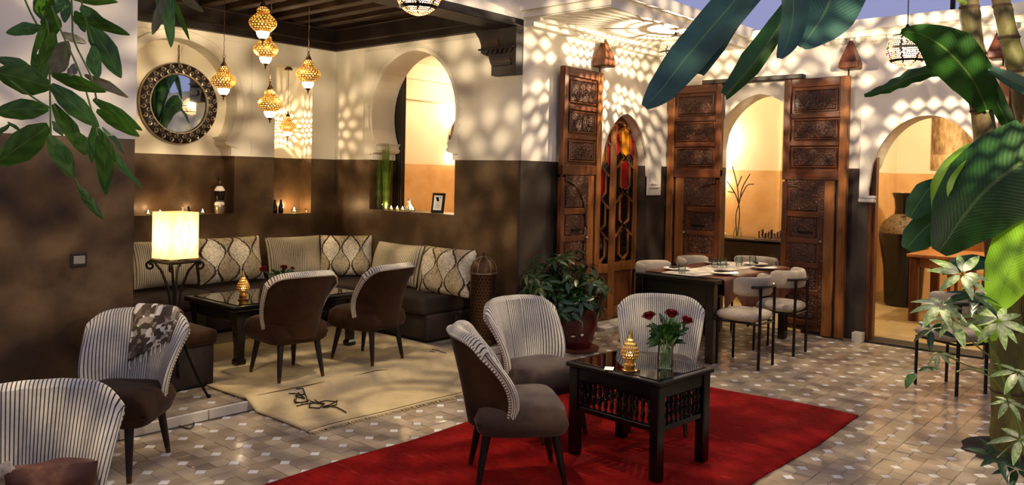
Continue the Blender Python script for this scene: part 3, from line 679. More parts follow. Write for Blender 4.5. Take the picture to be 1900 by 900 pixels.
# ------------------------------------------------------------------ baluster table on the red rug
bt = thing('baluster_table', 'black lacquered square table with turned balusters and a glass top', 'table', (3.935, 2.435, 0.013), radians(-4))
TX, TY, TZ = 0.265, 0.325, 0.53
MB().bbox((0, 0, TZ-0.014), (2*TX, 2*TY, 0.026), 0.005).build('tabletop', 'lacquer', bt)
MB().bbox((0, 0, TZ+0.001), (2*TX-0.07, 2*TY-0.07, 0.006), 0.002).build('glass_top', 'black_glass', bt)
for sx in (-1, 1):
    for sy in (-1, 1): MB().bbox((sx*(TX-0.045), sy*(TY-0.045), (TZ-0.027)/2), (0.06, 0.06, TZ-0.028), 0.006).build('leg', 'lacquer', bt)
prof = [(0.004, 0), (0.010, 0.006), (0.006, 0.016), (0.012, 0.035), (0.013, 0.05), (0.008, 0.068), (0.012, 0.074), (0.008, 0.082), (0.013, 0.10), (0.010, 0.118), (0.006, 0.13), (0.010, 0.142), (0.004, 0.148)]
BAL = MB().lathe(prof, (0, 0, 0), 8).mesh('baluster', 'lacquer', True)
for sx in (-1, 1):
    x = sx*(TX-0.045); L = 2*(TY-0.075)
    MB().bbox((x, 0, 0.468), (0.035, L, 0.075), 0.004).build('upper_rail', 'lacquer', bt); MB().bbox((x, 0, 0.268), (0.035, L, 0.03), 0.004).build('lower_rail', 'lacquer', bt)
    for k in range(12): obj('baluster', BAL, bt, (x, -L/2+L*(k+0.5)/12, 0.283))
    y = sx*(TY-0.045); L = 2*(TX-0.075)
    MB().bbox((0, y, 0.468), (L, 0.035, 0.075), 0.004).build('upper_rail', 'lacquer', bt); MB().bbox((0, y, 0.268), (L, 0.035, 0.03), 0.004).build('lower_rail', 'lacquer', bt)
    for k in range(9): obj('baluster', BAL, bt, (-L/2+L*(k+0.5)/9, y, 0.283))
TT = 0.013+TZ+0.004
# ------------------------------------------------------------------ low black table in the alcove
lt = thing('low_table', 'low black table with glass top in front of the banquette', 'table', (3.90, 6.03, ZA+0.018))
MB().bbox((0, 0, 0.445), (1.26, 0.80, 0.04), 0.01).build('tabletop', 'lacquer', lt); MB().bbox((0, 0, 0.467), (1.14, 0.68, 0.006), 0.002).build('glass_top', 'black_glass', lt)
MB().bbox((0, -0.33, 0.375), (1.10, 0.05, 0.10), 0.01).bbox((0, 0.33, 0.375), (1.10, 0.05, 0.10), 0.01).bbox((-0.55, 0, 0.375), (0.05, 0.66, 0.10), 0.01).bbox((0.55, 0, 0.375), (0.05, 0.66, 0.10), 0.01).build('apron', 'lacquer', lt)
for sx in (-1, 1):
    for sy in (-1, 1):
        m = MB(); n = 4; secs = [(0.0, 0.075), (0.03, 0.08), (0.05, 0.058), (0.14, 0.06), (0.25, 0.075), (0.33, 0.10), (0.425, 0.12)]
        for (z0, w0), (z1, w1) in zip(secs, secs[1:]):
            vs = []
            for z, w in ((z0, w0), (z1, w1)):
                off = (w-0.06)*0.25; cx, cy = sx*(0.535+0.0-off*0.2), sy*(0.315-off*0.2)
                vs += [(cx-w/2, cy-w/2, z), (cx+w/2, cy-w/2, z), (cx+w/2, cy+w/2, z), (cx-w/2, cy+w/2, z)]
            m.add(vs, [(0, 1, 5, 4), (1, 2, 6, 5), (2, 3, 7, 6), (3, 0, 4, 7)]+([(3, 2, 1, 0)] if z0 == 0 else []))
        m.build('leg', 'lacquer', lt)
LTZ = ZA+0.018+0.471
# ------------------------------------------------------------------ perforated metalwork
def pierced(prof, n, c=(0, 0, 0), hole=0.42, stagger=True, solid=None):
    m = MB(); c = Vector(c); P = lambda i, k: c+Vector((prof[i][0]*cos(2*pi*k/n), prof[i][0]*sin(2*pi*k/n), prof[i][1]))
    for i in range(len(prof)-1):
        o = 0.5*(i % 2) if stagger else 0
        for k in range(n):
            a, b, d, e = P(i, k+o), P(i, k+1+o), P(i+1, k+1+o), P(i+1, k+o); q = (a+b+d+e)/4
            if solid and solid(i, k): m.add([a, b, d, e], [(0, 1, 2, 3)]); continue
            ins = [((s+t)/2).lerp(q, 1-hole*2) for s, t in ((a, b), (b, d), (d, e), (e, a))]
            m.add([a, b, d, e]+ins, [(0, 1, 4), (1, 2, 5), (2, 3, 6), (3, 0, 7), (7, 0, 4), (4, 1, 5), (5, 2, 6), (6, 3, 7)])
    return m
def arcprof(r0, z0, r1, z1, bulge, n):
    out = []
    for k in range(n+1):
        t = k/n; out.append((r0+(r1-r0)*t+bulge*sin(pi*t), z0+(z1-z0)*t))
    return out
PW = 30.0                                             # watts of one small pendant
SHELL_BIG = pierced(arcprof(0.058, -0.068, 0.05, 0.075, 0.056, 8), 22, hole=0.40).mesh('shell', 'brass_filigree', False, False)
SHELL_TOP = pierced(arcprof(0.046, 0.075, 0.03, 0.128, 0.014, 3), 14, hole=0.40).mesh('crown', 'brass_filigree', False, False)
CAPM = MB().lathe([(0.031, 0.126), (0.024, 0.145), (0.012, 0.165), (0.008, 0.19), (0.010, 0.195), (0.004, 0.205)], n=16).mesh('cap', 'bronze', True)
RINGM = MB().lathe([(0.059, -0.070), (0.061, -0.066), (0.059, -0.062)], n=24, cap=False).lathe([(0.049, 0.072), (0.052, 0.076), (0.048, 0.080)], n=24, cap=False).mesh('band', 'brass', True)
CUPM = MB().lathe([(0.053, -0.068), (0.050, -0.085), (0.042, -0.105), (0.028, -0.122), (0.012, -0.128)], n=20).mesh('bulb_cup', 'bulb_glass', True)
TIPM = MB().lathe([(0.026, -0.124), (0.020, -0.134), (0.008, -0.143), (0.004, -0.150), (0.009, -0.156), (0.003, -0.166), (0.002, -0.178)], n=12).mesh('finial', 'bronze', True)
LOOP = MB().tube([(0.014*cos(t), 0, 0.218+0.014*sin(t)) for t in [2*pi*k/12 for k in range(13)]], 0.0025, 5, False).mesh('ring', 'bronze', True)
def pendant(label, p, top, power, scale=1.0, group='pierced brass pendants in the alcove', cup=True):
    t = thing('brass_pendant', label, 'pendant lamp', p, random.uniform(0, 6), group); t.scale = (scale,)*3
    obj('shell', SHELL_BIG, t); obj('crown', SHELL_TOP, t); obj('cap', CAPM, t); obj('band', RINGM, t); obj('bulb_cup', CUPM, t); obj('finial', TIPM, t); obj('ring', LOOP, t)
    m = MB(); L = (top-p.z)/scale; n = max(2, int(L/0.02)); m.tube([(0.0015*sin(k*1.3), 0.0015*cos(k*1.3), 0.23+(L-0.23)*k/n) for k in range(n+1)], 0.0028, 5); m.build('chain', 'bronze', t)
    l = lamp('bulb', (0, 0, 0.005), power, WARM, 0.005, t); return t
for lb, px, py, dep, top, sc in (
    ('pierced brass pendant hanging in front of the mirror rim', 415, 150, 7.2, 3.30, 1.0), ('pierced brass pendant hung closest to the dark beams, topmost of the cluster', 488, 43, 6.6, 3.30, 1.02),
    ('pierced brass pendant directly beneath the topmost one', 493, 92, 7.0, 3.30, 0.98), ('pierced brass pendant lowest of the hanging cluster, its bulb cup very bright', 501, 193, 7.2, 3.30, 0.98),
    ('pierced brass pendant on its own chain nearest the alcove corner', 572, 138, 7.2, 3.30, 1.0)):
    pendant(lb, at(px, py, dep), top, PW, sc)
p = ony(534, 235, YB+0.06); pendant('pierced brass pendant hanging inside the small wall niche', p, 2.74, 20.0, 0.86)
rs = MB().lathe([(0.0, 0.035), (0.028, 0.03), (0.045, 0.012), (0.048, 0.0)], (p.x, p.y, 2.715), 20).build('ceiling_rose', 'bronze', None, True); tag(rs, 'small brass ceiling rose at the top of the wall niche', 'ceiling rose')
q = at(508, 3, 6.95); rs = MB().lathe([(0.03, 0.0), (0.075, 0.006), (0.08, 0.02), (0.0, 0.03)], (q.x, q.y, 3.17), 24).build('ceiling_rose', 'brass', None, True); tag(rs, 'round brass ceiling rose under the dark beams above the pendants', 'ceiling rose')
# ball lamps of the court
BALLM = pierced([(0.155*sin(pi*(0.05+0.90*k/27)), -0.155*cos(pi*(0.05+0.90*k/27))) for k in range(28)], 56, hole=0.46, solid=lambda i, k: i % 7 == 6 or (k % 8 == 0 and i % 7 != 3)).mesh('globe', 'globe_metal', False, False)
BANDM = MB().lathe([(0.118, -0.112), (0.127, -0.104), (0.134, -0.094), (0.130, -0.094), (0.116, -0.110)], n=32, cap=False).mesh('band', 'iron', True)
TOPM = MB().lathe([(0.045, 0.148), (0.05, 0.158), (0.02, 0.175), (0.008, 0.20)], n=16).mesh('cap', 'iron', True)
plain('bead_red', '#a01830', 0.15, 0, 0.6); plain('bead_violet', '#6a3aa0', 0.15, 0, 0.6); plain('bead_amber', '#d89a30', 0.15, 0, 0.6)
BEADS = [MB().sphere((0, 0, 0), 0.008, 8, 6).mesh('bead', c, True) for c in ('bead_red', 'bead_violet', 'bead_amber')]
def ball(label, p, top, power, col=(1.0, 0.80, 0.55), group='pierced globe lamps over the court', hook=None):
    t = thing('globe_lamp', label, 'pendant lamp', p, random.uniform(0, 6), group)
    obj('globe', BALLM, t); obj('band', BANDM, t); obj('cap', TOPM, t)
    for k in range(24): a = 2*pi*k/24; obj('bead', BEADS[k % 3], t, (0.150*cos(a), 0.150*sin(a), -0.042))
    m = MB(); n = int((top-p.z)/0.04); pts = [(0.0, 0.0, 0.19+(top-p.z-0.19)*k/n) for k in range(n+1)]; m.tube(pts, 0.004, 5)
    for k in range(n): m.sphere((0, 0, 0.2+(top-p.z-0.2)*(k+0.5)/n), 0.008, 6, 4, (0.6, 0.6, 1.4))
    m.build('chain', 'iron', t, True); lamp('bulb', (0, 0, 0.03), power, col, 0.004, t)
    return t
BP = 195.0
ball('pierced globe lamp hanging in front of the alcove beam', at(777, -14, 5.5), 4.35, BP)
ball('pierced globe lamp hanging by the stained-glass door behind a banana leaf', at(1253, 98, 7.85), 3.06, BP)
ball('pierced globe lamp hanging above the archway with the tall vase', at(1683, 90, 6.7), 3.70, BP)
for lb, p in (('pierced globe lamp added out of view beside the bamboo', (0.2, 2.9, 2.75)), ('pierced globe lamp added out of view beside the banana plant', (4.35, 0.33, 2.35)), ('pierced globe lamp added out of view on the entrance side of the court', (1.2, -1.6, 2.75))):  # extra lamps out of view, added to light the near court
    ball(lb, Vector(p), 4.38, BP)
    m = MB(); m.tube([(p[0]-0.6, p[1], 4.40), (p[0]+0.6, p[1], 4.40)], 0.004, 5); tag(m.build('steel_wire', 'iron', None), 'thin steel wire holding the '+lb[7:], 'wire')
# wires across the court that carry the lamps
def wire(label, a, b):
    m = MB(); m.tube([Vector(a).lerp(Vector(b), k/10)+Vector((0, 0, -0.05*sin(pi*k/10))) for k in range(11)], 0.004, 5); tag(m.build('steel_wire', 'iron', None), label, 'wire')
w1 = at(777, -14, 5.5); wire('thin steel wire carrying a globe lamp in front of the alcove', (w1.x, w1.y-0.4, 4.40), (w1.x, YF, 4.40))
w3 = at(1683, 90, 6.7); wire('thin steel wire carrying a globe lamp above the archway', (w3.x-0.3, w3.y, 3.75), (XC+0.2, w3.y, 3.75))
MB().bbox((XC+0.2, w3.y, 3.5), (0.04, 0.04, 0.56), 0.004).build('wire_post', 'iron', bpy.data.objects['wall_right'])
# ------------------------------------------------------------------ teardrop table lanterns
DROP = pierced([(0.020, 0.052), (0.036, 0.066), (0.046, 0.084), (0.048, 0.102), (0.044, 0.120), (0.035, 0.140), (0.024, 0.160), (0.015, 0.178)], 20, hole=0.36).mesh('pierced_body', 'brass_filigree', False, False)
DBASE = MB().lathe([(0.0, 0), (0.040, 0), (0.042, 0.006), (0.038, 0.010), (0.030, 0.012), (0.030, 0.030), (0.034, 0.034), (0.030, 0.040), (0.024, 0.044), (0.022, 0.052)], n=24).mesh('base', 'brass', True)
DTIP = MB().lathe([(0.015, 0.178), (0.010, 0.19), (0.006, 0.205), (0.003, 0.225), (0.0, 0.235)], n=12).mesh('tip', 'brass', True)
DGLOW = MB().sphere((0, 0, 0.085), 0.016, 10, 8).mesh('glow', 'candle_glow', True)
def drop(label, p, power=2.2, s=1.0):
    t = thing('teardrop_lantern', label, 'lantern', p, 0, 'brass teardrop lanterns'); t.scale = (s,)*3
    obj('pierced_body', DROP, t); obj('base', DBASE, t); obj('tip', DTIP, t); obj('glow', DGLOW, t)
    lamp('flame_light', (0, 0, 0.118), power, (1, 0.78, 0.48), 0.01, t)
p = onz(1168, 688, TT); drop('brass teardrop lantern on the black baluster table', (p.x, p.y, TT), 2.4, 1.02)
p = onz(451, 556, LTZ); drop('brass teardrop lantern on the low table in plain view', (p.x, p.y, LTZ), 2.2, 1.05)
p = onz(589, 552, LTZ); drop('brass teardrop lantern on the low table, only its tip above a chair back', (p.x, p.y, LTZ), 2.2, 1.05)
p = onz(1130, 684, TT); cd = MB().bbox((0, 0, 0.001), (0.075, 0.05, 0.002), 0.0005).build('card', 'paper', None); cd.location = (p.x, p.y, TT); cd.rotation_euler = (0, 0, 0.5); tag(cd, 'small white card lying beside the lantern on the baluster table', 'card')
# ------------------------------------------------------------------ floor lamp with square shade
def shade_mat():
    t = NT('parchment'); v = t.coord('UV'); s = t.sep(v)
    x = t.math('ABSOLUTE', t.math('SUBTRACT', s[0], 0.5)); y = t.math('SUBTRACT', s[1], 0.5)
    r = t.math('ADD', t.math('MULTIPLY', x, 1.7), t.math('MULTIPLY', t.math('ABSOLUTE', y), 1.0))
    nz = t.math('MULTIPLY', t.math('SUBTRACT', t.noise(v, 16, 2), 0.5), 0.08)
    ln = t.math('LESS_THAN', t.math('ABSOLUTE', t.math('SUBTRACT', t.math('ADD', r, nz), 0.42)), 0.022)
    c = t.mix(ln, srgb('#ffd98a'), srgb('#8a5a1a')); t.n.remove(t.b)
    tl = t.new('ShaderNodeBsdfTranslucent'); df = t.new('ShaderNodeBsdfDiffuse'); mx = t.new('ShaderNodeMixShader'); mx.inputs[0].default_value = 0.75
    em = t.new('ShaderNodeEmission'); em.inputs[1].default_value = 0.55; ad = t.new('ShaderNodeAddShader')
    em.inputs[0].default_value = (1.0, 0.68, 0.22, 1)
    for n in (tl, df): t.link(c, n.inputs[0])
    t.link(df.outputs[0], mx.inputs[1]); t.link(tl.outputs[0], mx.inputs[2]); t.link(mx.outputs[0], ad.inputs[0]); t.link(em.outputs[0], ad.inputs[1]); t.link(ad.outputs[0], t.n['Material Output'].inputs[0])
shade_mat()
lp = thing('floor_lamp', 'wrought iron floor lamp with a glowing square parchment shade', 'floor lamp', (2.585, 5.20, ZA), radians(8))
SZ0, SW, SHH = 0.945, 0.205, 0.305
for k in range(4):
    a = k*pi/2; m = MB(); m.grid(lambda u, v: Matrix.Rotation(a, 3, 'Z') @ Vector(((u-0.5)*SW, -SW/2, SZ0+v*SHH)), 6, 6); m.build('shade_panel', 'parchment', lp)
fr2 = MB()
for z in (SZ0-0.02,):
    for k in range(4): a = k*pi/2; R = Matrix.Rotation(a, 3, 'Z'); fr2.tube([R @ Vector((-SW/2-0.008, -SW/2-0.008, z)), R @ Vector((SW/2+0.008, -SW/2-0.008, z))], 0.011, 4)
fr2.build('shade_frame', 'iron', lp)
for k in range(4):
    a = k*pi/2+pi/4; R = Matrix.Rotation(a, 3, 'Z'); pts = []
    for j in range(15): t = j/14; th = -pi/2+t*2.3*pi; r = 0.030*(1-0.62*t); pts.append((0.155+0.0+r*cos(th)*1, 0, SZ0-0.055+r*sin(th)))
    pts = [(0.155+0.028*(1-0.6*t)*cos(pi/2-t*2.2*pi), 0, SZ0-0.052+0.028*(1-0.6*t)*sin(pi/2-t*2.2*pi)) for t in [j/14 for j in range(15)]]
    stem = [(0.225, 0, 0.0), (0.16, 0, 0.12), (0.085, 0, 0.30), (0.035, 0, 0.48), (0.022, 0, 0.60), (0.04, 0, 0.74), (0.085, 0, 0.86), (0.13, 0, 0.918)]
    if k == 1: stem[0] = (0.225, 0, 0.0)
    l = MB().tube([R @ Vector(q) for q in stem+pts], [0.009]*len(stem)+[0.008]*len(pts), 7).build('leg', 'iron', lp, True)
    MB().sphere(R @ Vector((0.225, 0, 0.012)), 0.014, 10, 6).build('foot', 'iron', l, True)
MB().tube([(0.03*cos(t), 0.03*sin(t), 0.55) for t in [2*pi*k/16 for k in range(17)]], 0.007, 6, False).build('collar_ring', 'iron', lp, True)
lamp('bulb', (0, 0, SZ0+0.15), 9, (1, 0.74, 0.42), 0.03, lp)
cd = MB(); pth = [onz(318, 779, 0.02), onz(332, 765, 0.05), onz(350, 765, 0.05), onz(358, 772, 0.008), onz(360, 787, 0.006), onz(352, 795, 0.006), onz(335, 791, 0.006), onz(316, 783, 0.006)]
def smooth_path(p, n=6):
    out = []
    for i in range(len(p)-1):
        a, b, c, d = p[max(i-1, 0)], p[i], p[i+1], p[min(i+2, len(p)-1)]
        for k in range(n):
            t = k/n; out.append(0.5*((2*b)+(c-a)*t+(2*a-5*b+4*c-d)*t*t+(3*b-a-3*c+d)*t*t*t))
    return out+[p[-1]]
tag(MB().tube(smooth_path(pth), 0.004, 6).build('power_cord', 'cord', None, True), 'black lamp cord looping over the alcove step', 'cord')
# ------------------------------------------------------------------ tall lantern
tl = thing('tall_lantern', 'tall dark hexagonal metal lantern with a domed top at the banquette end', 'lantern', (5.40, 5.02, ZA), 0.3); tl.scale = (1, 1, 0.78)
def hexa(r0, z0, r1, z1): return [(r0, z0), (r1, z1)]
MB().lathe([(0.14, 0), (0.15, 0.02), (0.15, 0.05), (0.12, 0.07)], n=6).build('base', 'bronze', tl)
pierced([(0.118, 0.07+0.75*k/20) for k in range(21)], 24, hole=0.30).build('pierced_body', 'bronze', tl)
MB().lathe([(0.112, 0.07), (0.112, 0.82)], n=6).build('lining', 'iron', tl)
MB().lathe([(0.118, 0.81), (0.128, 0.82), (0.128, 0.835), (0.118, 0.84)], n=6).build('rim', 'silver_patina', tl)
MB().lathe([(0.118, 0.84), (0.112, 0.90), (0.092, 0.96), (0.055, 1.0), (0.012, 1.02)], n=12).build('dome', 'bronze', tl, True)
for k in range(6): a = k*pi/3; MB().tube([(r*cos(a)*1.02, r*sin(a)*1.02, z) for r, z in ((0.118, 0.84), (0.112, 0.90), (0.092, 0.96), (0.055, 1.0), (0.012, 1.022))], 0.004, 5).build('dome_rib', 'silver_patina', tl)
MB().lathe([(0.012, 1.015), (0.018, 1.03), (0.006, 1.045), (0.012, 1.06), (0.003, 1.085)], n=10).build('finial', 'bronze', tl, True)
# ------------------------------------------------------------------ carved cedar door leaves
LW, LH = 0.68, 2.66
def door_leaf(label, loc, rz, mirror=1):
    """local: x from the hinge edge (0) to the free edge, front face towards -y"""
    t = thing('cedar_door_leaf', label, 'door', loc, rz, 'tall carved cedar door leaves of the court'); k = mirror
    def B(x0, x1, z0, z1, y0, y1, name, mat, par=t, b=0.006): return MB().bbox((k*(x0+x1)/2, (y0+y1)/2, (z0+z1)/2), (x1-x0, y1-y0, z1-z0), b).build(name, mat, par)
    B(0.02, LW-0.02, 0.03, LH-0.02, -0.012, 0.012, 'backboard', 'wood_door')
    B(0, 0.085, 0.0, LH, -0.045, 0.02, 'stile', 'wood_light'); B(LW-0.075, LW, 1.62, LH, -0.04, 0.02, 'stile', 'wood_door')
    B(LW-0.06, LW, 0.0, 1.58, -0.028, 0.02, 'stile', 'wood_door')
    zs = [2.66, 2.27+0.02, 1.98, 1.62]
    B(0.085, LW-0.075, LH-0.09, LH, -0.038, 0.015, 'rail', 'wood_door_rail')
    tops = [(2.31, 2.55), (2.02, 2.235), (1.73, 1.945)]
    for z0, z1 in tops:
        p = B(0.125, LW-0.115, z0+0.02, z1-0.02, -0.030, 0.0, 'carved_panel', 'wood_carved'); 
        MB().bbox((k*(LW+0.01)/2, -0.031, z0+0.01), (LW-0.22, 0.012, 0.012), 0.003).bbox((k*(LW+0.01)/2, -0.031, z1-0.01), (LW-0.22, 0.012, 0.012), 0.003).bbox((k*0.12, -0.031, (z0+z1)/2), (0.012, 0.012, z1-z0-0.01), 0.003).bbox((k*(LW-0.11), -0.031, (z0+z1)/2), (0.012, 0.012, z1-z0-0.01), 0.003).build('panel_moulding', 'wood_door', p)
        # raised scrolls on the panel
        m = MB(); cx = k*(LW+0.01)/2; cz = (z0+z1)/2
        for s in (-1, 1):
            for q in (0.05, 0.125):
                m.tube([(cx+s*(q+0.028*(1-0.7*j/10)*cos(j*0.62)), -0.032, cz+0.045*(1-0.7*j/10)*sin(j*0.62)*(1 if q < 0.1 else -1)) for j in range(11)], 0.0055, 5)
            m.tube([(cx+s*(0.005+0.18*j/8), -0.032, cz-0.05+0.03*sin(j*1.2)) for j in range(9)], 0.005, 5)
        m.tube([(cx, -0.032, cz-0.05), (cx, -0.034, cz+0.055)], [0.009, 0.003], 5); m.build('scroll_carving', 'wood_carved', p, True)
    for z in (2.27, 1.98): B(0.085, LW-0.075, z-0.025, z+0.025, -0.036, 0.012, 'rail', 'wood_door_rail')
    B(0.085, LW+0.0, 1.60, 1.70, -0.042, 0.015, 'rail', 'wood_door_rail')
    # lower half: framed wicket under a carved arch
    B(0.085, 0.115, 0.0, 1.60, -0.018, 0.012, 'gap_fillet', 'wood_dark'); B(0.115, 0.225, 0.0, 1.60, -0.036, 0.012, 'post', 'wood_light')
    ar = [(0.225, 1.06)]+[(0.225+0.02+(LW-0.06-0.245)*(1-cos(radians(a))), 1.10+0.44*sin(radians(a))) for a in range(0, 91, 9)]
    poly = ar+[(LW-0.06, 1.60), (0.225, 1.60)]
    MB().plate([(k*a, b) for a, b in poly], [], -0.034, -0.012, XZ).build('carved_spandrel', 'wood_carved', t)
    B(0.225, 0.262, 0.10, 1.08, -0.030, -0.012, 'carved_strip', 'wood_carved')
    for z0, z1, c in ((1.28, 1.50, 1), (1.00, 1.20, 1), (0.74, 0.94, 1), (0.46, 0.68, 1), (0.16, 0.40, 1)):
        B(0.30, LW-0.09, z0, z1, -0.026, 0.0, 'wicket_panel', 'wood_carved')
    for z in (1.24, 0.97, 0.71, 0.43, 0.11): B(0.262, LW-0.06, z-0.03, z+0.03, -0.030, 0.0, 'wicket_rail', 'wood_door_rail')
    MB().sphere((k*0.245, -0.045, 0.97), 0.016, 10, 8).build('door_knob', 'silver_patina', t, True)
    MB().bbox((k*0.42, -0.034, 1.06), (0.16, 0.018, 0.022), 0.004).build('bolt', 'iron', t)
    MB().tube([(k*0.02, -0.01, LH), (k*0.02, -0.01, LH+0.09)], 0.008, 6).build('pivot', 'iron', t)
    return t
def finial_block(label, loc):
    t = thing('pyramid_finial', label, 'door pivot', loc, 0, 'pyramid finials above the door hinges'); t.scale = (1.22, 1.22, 1.15)
    MB().bbox((0, 0, 0.035), (0.15, 0.15, 0.07), 0.012).build('block', 'wood_door', t)
    MB().add([(-0.068, -0.068, 0.068), (0.068, -0.068, 0.068), (0.068, 0.068, 0.068), (-0.068, 0.068, 0.068), (-0.012, -0.012, 0.25), (0.012, -0.012, 0.25), (0.012, 0.012, 0.25), (-0.012, 0.012, 0.25)],
             [(3, 2, 1, 0), (4, 5, 6, 7), (0, 1, 5, 4), (1, 2, 6, 5), (2, 3, 7, 6), (3, 0, 4, 7)]).build('pyramid', 'wood_door', t)
HZ = 0.014
door_leaf('carved cedar door leaf folded against the wall behind the potted shrub', (6.905, YF-0.05, HZ), radians(2), -1)
door_leaf('carved cedar door leaf in the corner between the stained-glass door and the next arch', (XC-0.06, 4.86, HZ), radians(-90), 1)
door_leaf('carved cedar door leaf beside the archway with the tall vase', (XC-0.06, 2.80, HZ), radians(-90-2), -1)
door_leaf('carved cedar door leaf half hidden by the banana trunks', (XC-0.05, 1.49, HZ), radians(-90), 1)
for lb, x, y in (('pyramid finial above the leaf behind the potted shrub', 6.92, YF-0.085), ('pyramid finial in the corner of the court, partly behind a banana leaf', XC-0.10, 4.79),
                 ('pyramid finial above the leaf beside the archway with the tall vase', XC-0.085, 2.80), ('pyramid finial behind the banana trunks', XC-0.085, 1.49)):
    finial_block(lb, (x, y, LH+HZ+0.06))
# ------------------------------------------------------------------ glazed lattice doors in the first arch
def lattice_leaf(label, loc, rz, w, h, cut):
    t = thing('lattice_door', label, 'door', loc, rz, 'lattice doors with coloured panes'); s = 0.075
    B = lambda x0, x1, z0, z1, y0, y1, n, m, p=t: MB().bbox(((x0+x1)/2, (y0+y1)/2, (z0+z1)/2), (x1-x0, y1-y0, z1-z0), 0.005).build(n, m, p)
    B(0, s, 0, h, -0.02, 0.02, 'stile', 'wood_light'); B(w-s, w, 0, h, -0.02, 0.02, 'stile', 'wood_light')
    B(s, w-s, h-0.10, h, -0.02, 0.02, 'rail', 'wood_light'); B(s, w-s, 0, 0.12, -0.02, 0.02, 'rail', 'wood_light'); B(s, w-s, 0.50, 0.60, -0.02, 0.02, 'rail', 'wood_light')
    B(s, w-s, 0.12, 0.50, -0.008, 0.008, 'lower_panel', 'wood_door')
    B(s*0.9, w-s*0.9, 0.58, h-0.08, 0.005, 0.011, 'dark_backing', 'pane_dark')  # added dark sheet, stops bright gaps showing between the panes
    p0, p1, n = 0.62, h-0.10, 4; L = (p1-p0)/n; iw = w-2*s; cx = w/2; hw = iw*0.26
    cols = ['pane_dark', 'pane_dark', 'pane_red', 'pane_orange']
    for i in range(n):
        z0 = p0+i*L; z1 = z0+L; a = 0.18*L
        hexp = [(cx, z0+0.03), (cx+hw, z0+a), (cx+hw, z1-a), (cx, z1-0.03), (cx-hw, z1-a), (cx-hw, z0+a)]
        MB().plate(hexp, [], -0.004, 0.004, XZ).build('pane', cols[i], t)
        for sd in (-1, 1):
            q = [(cx+sd*hw, z0+a), (cx+sd*iw/2, z0), (cx+sd*iw/2, z1), (cx+sd*hw, z1-a)]
            MB().plate(q, [], -0.003, 0.003, XZ).build('pane', 'pane_red' if i == 3 else 'pane_dark', t)
            m = MB()
            for u, v in (((cx+sd*hw, z0+a), (cx+sd*hw, z1-a)), ((cx+sd*hw, z0+a), (cx-sd*hw*0.6, z0-a*0.55)), ((cx+sd*hw, z1-a), (cx-sd*hw*0.6, z1+a*0.55 if i < n-1 else z1-0.01)), ((cx+sd*hw, z1-a*1.0), (cx+sd*iw/2, z1-a*1.7))):
                d = Vector((v[0]-u[0], 0, v[1]-u[1])); nrm = Vector((-d.z, 0, d.x)).normalized()*0.012; A, Bv = Vector((u[0], 0, u[1])), Vector((v[0], 0, v[1]))
                m.add([A-nrm+Vector((0, y, 0)) for y in (-0.018,)]+[A+nrm+Vector((0, -0.018, 0)), Bv+nrm+Vector((0, -0.018, 0)), Bv-nrm+Vector((0, -0.018, 0)), A-nrm+Vector((0, 0.012, 0)), A+nrm+Vector((0, 0.012, 0)), Bv+nrm+Vector((0, 0.012, 0)), Bv-nrm+Vector((0, 0.012, 0))],
                      [(0, 1, 2, 3), (7, 6, 5, 4), (0, 4, 5, 1), (1, 5, 6, 2), (2, 6, 7, 3), (3, 7, 4, 0)])
            m.build('lattice_bar', 'wood_light', t)
    return t
lattice_leaf('lattice door leaf with red and orange panes standing in the pointed arch', (7.41, 5.00, 0.06), 0, 0.50, 2.24, 0)
lattice_leaf('lattice door leaf swung forward beside the potted shrub', (7.03, 5.06, 0.06), radians(-22), 0.36, 2.10, 0)
MB().bbox((7.93, 5.06, 1.1), (0.05, 0.12, 2.2), 0.01).build('door_jamb', 'wood_light', bpy.data.objects['wall_court'])
MB().bbox((7.475, 4.83, 0.02), (1.1, 0.26, 0.05), 0.008).build('door_step', 'marble', bpy.data.objects['wall_court'])
# ------------------------------------------------------------------ mirror
mz = thing('round_mirror', 'round mirror in a carved dark and silver frame in the arched niche', 'mirror', tuple(ony(335, 192, YB+0.165)))
mz.location.y = YB+0.218; mz.scale = (1.02, 1.0, 1.02)
RM = Matrix.Rotation(radians(90), 4, 'X')
MB().lathe([(0.0, 0.02), (0.30, 0.02), (0.305, 0.0), (0.0, 0.0)], n=64).xf(RM).build('glass', 'mirror', mz)
MB().lathe([(0.285, 0.0), (0.290, 0.035), (0.305, 0.050), (0.34, 0.055), (0.385, 0.045), (0.402, 0.028), (0.402, 0.0)], n=72, cap=False).xf(RM).build('frame', 'wood_dark', mz, True)
MB().lathe([(0.283, 0.030), (0.292, 0.044), (0.300, 0.045)], n=72, cap=False).lathe([(0.394, 0.040), (0.401, 0.036), (0.405, 0.02)], n=72, cap=False).xf(RM).build('beading', 'silver_patina', mz, True)
SCR = []
for s in (-1, 1):
    pts = []
    for j in range(14):
        th = j*0.50; r = 0.023*(1-0.62*j/13); rr = 0.345+s*0.020+s*r*cos(th); aa = (0.12 if s > 0 else 0)+r*sin(th)/0.345; pts.append((rr*cos(aa), rr*sin(aa), 0.052))
    SCR.append(MB().tube(pts, [0.0085-0.0004*j for j in range(14)], 5).xf(RM).mesh('scroll', 'silver_patina', True))
for k in range(26):
    for me in SCR: obj('scroll', me, mz).rotation_euler = (0, -2*pi*k/26, 0)
m = MB()
for k in range(7): m.tube([(0.008*cos(t)*(1 if k % 2 else 0.4), -0.006+0.004*(k % 2), 0.41+0.026*k+0.014*sin(t)) for t in [2*pi*j/8 for j in range(9)]], 0.003, 4, False)
m.build('chain', 'bronze', mz)
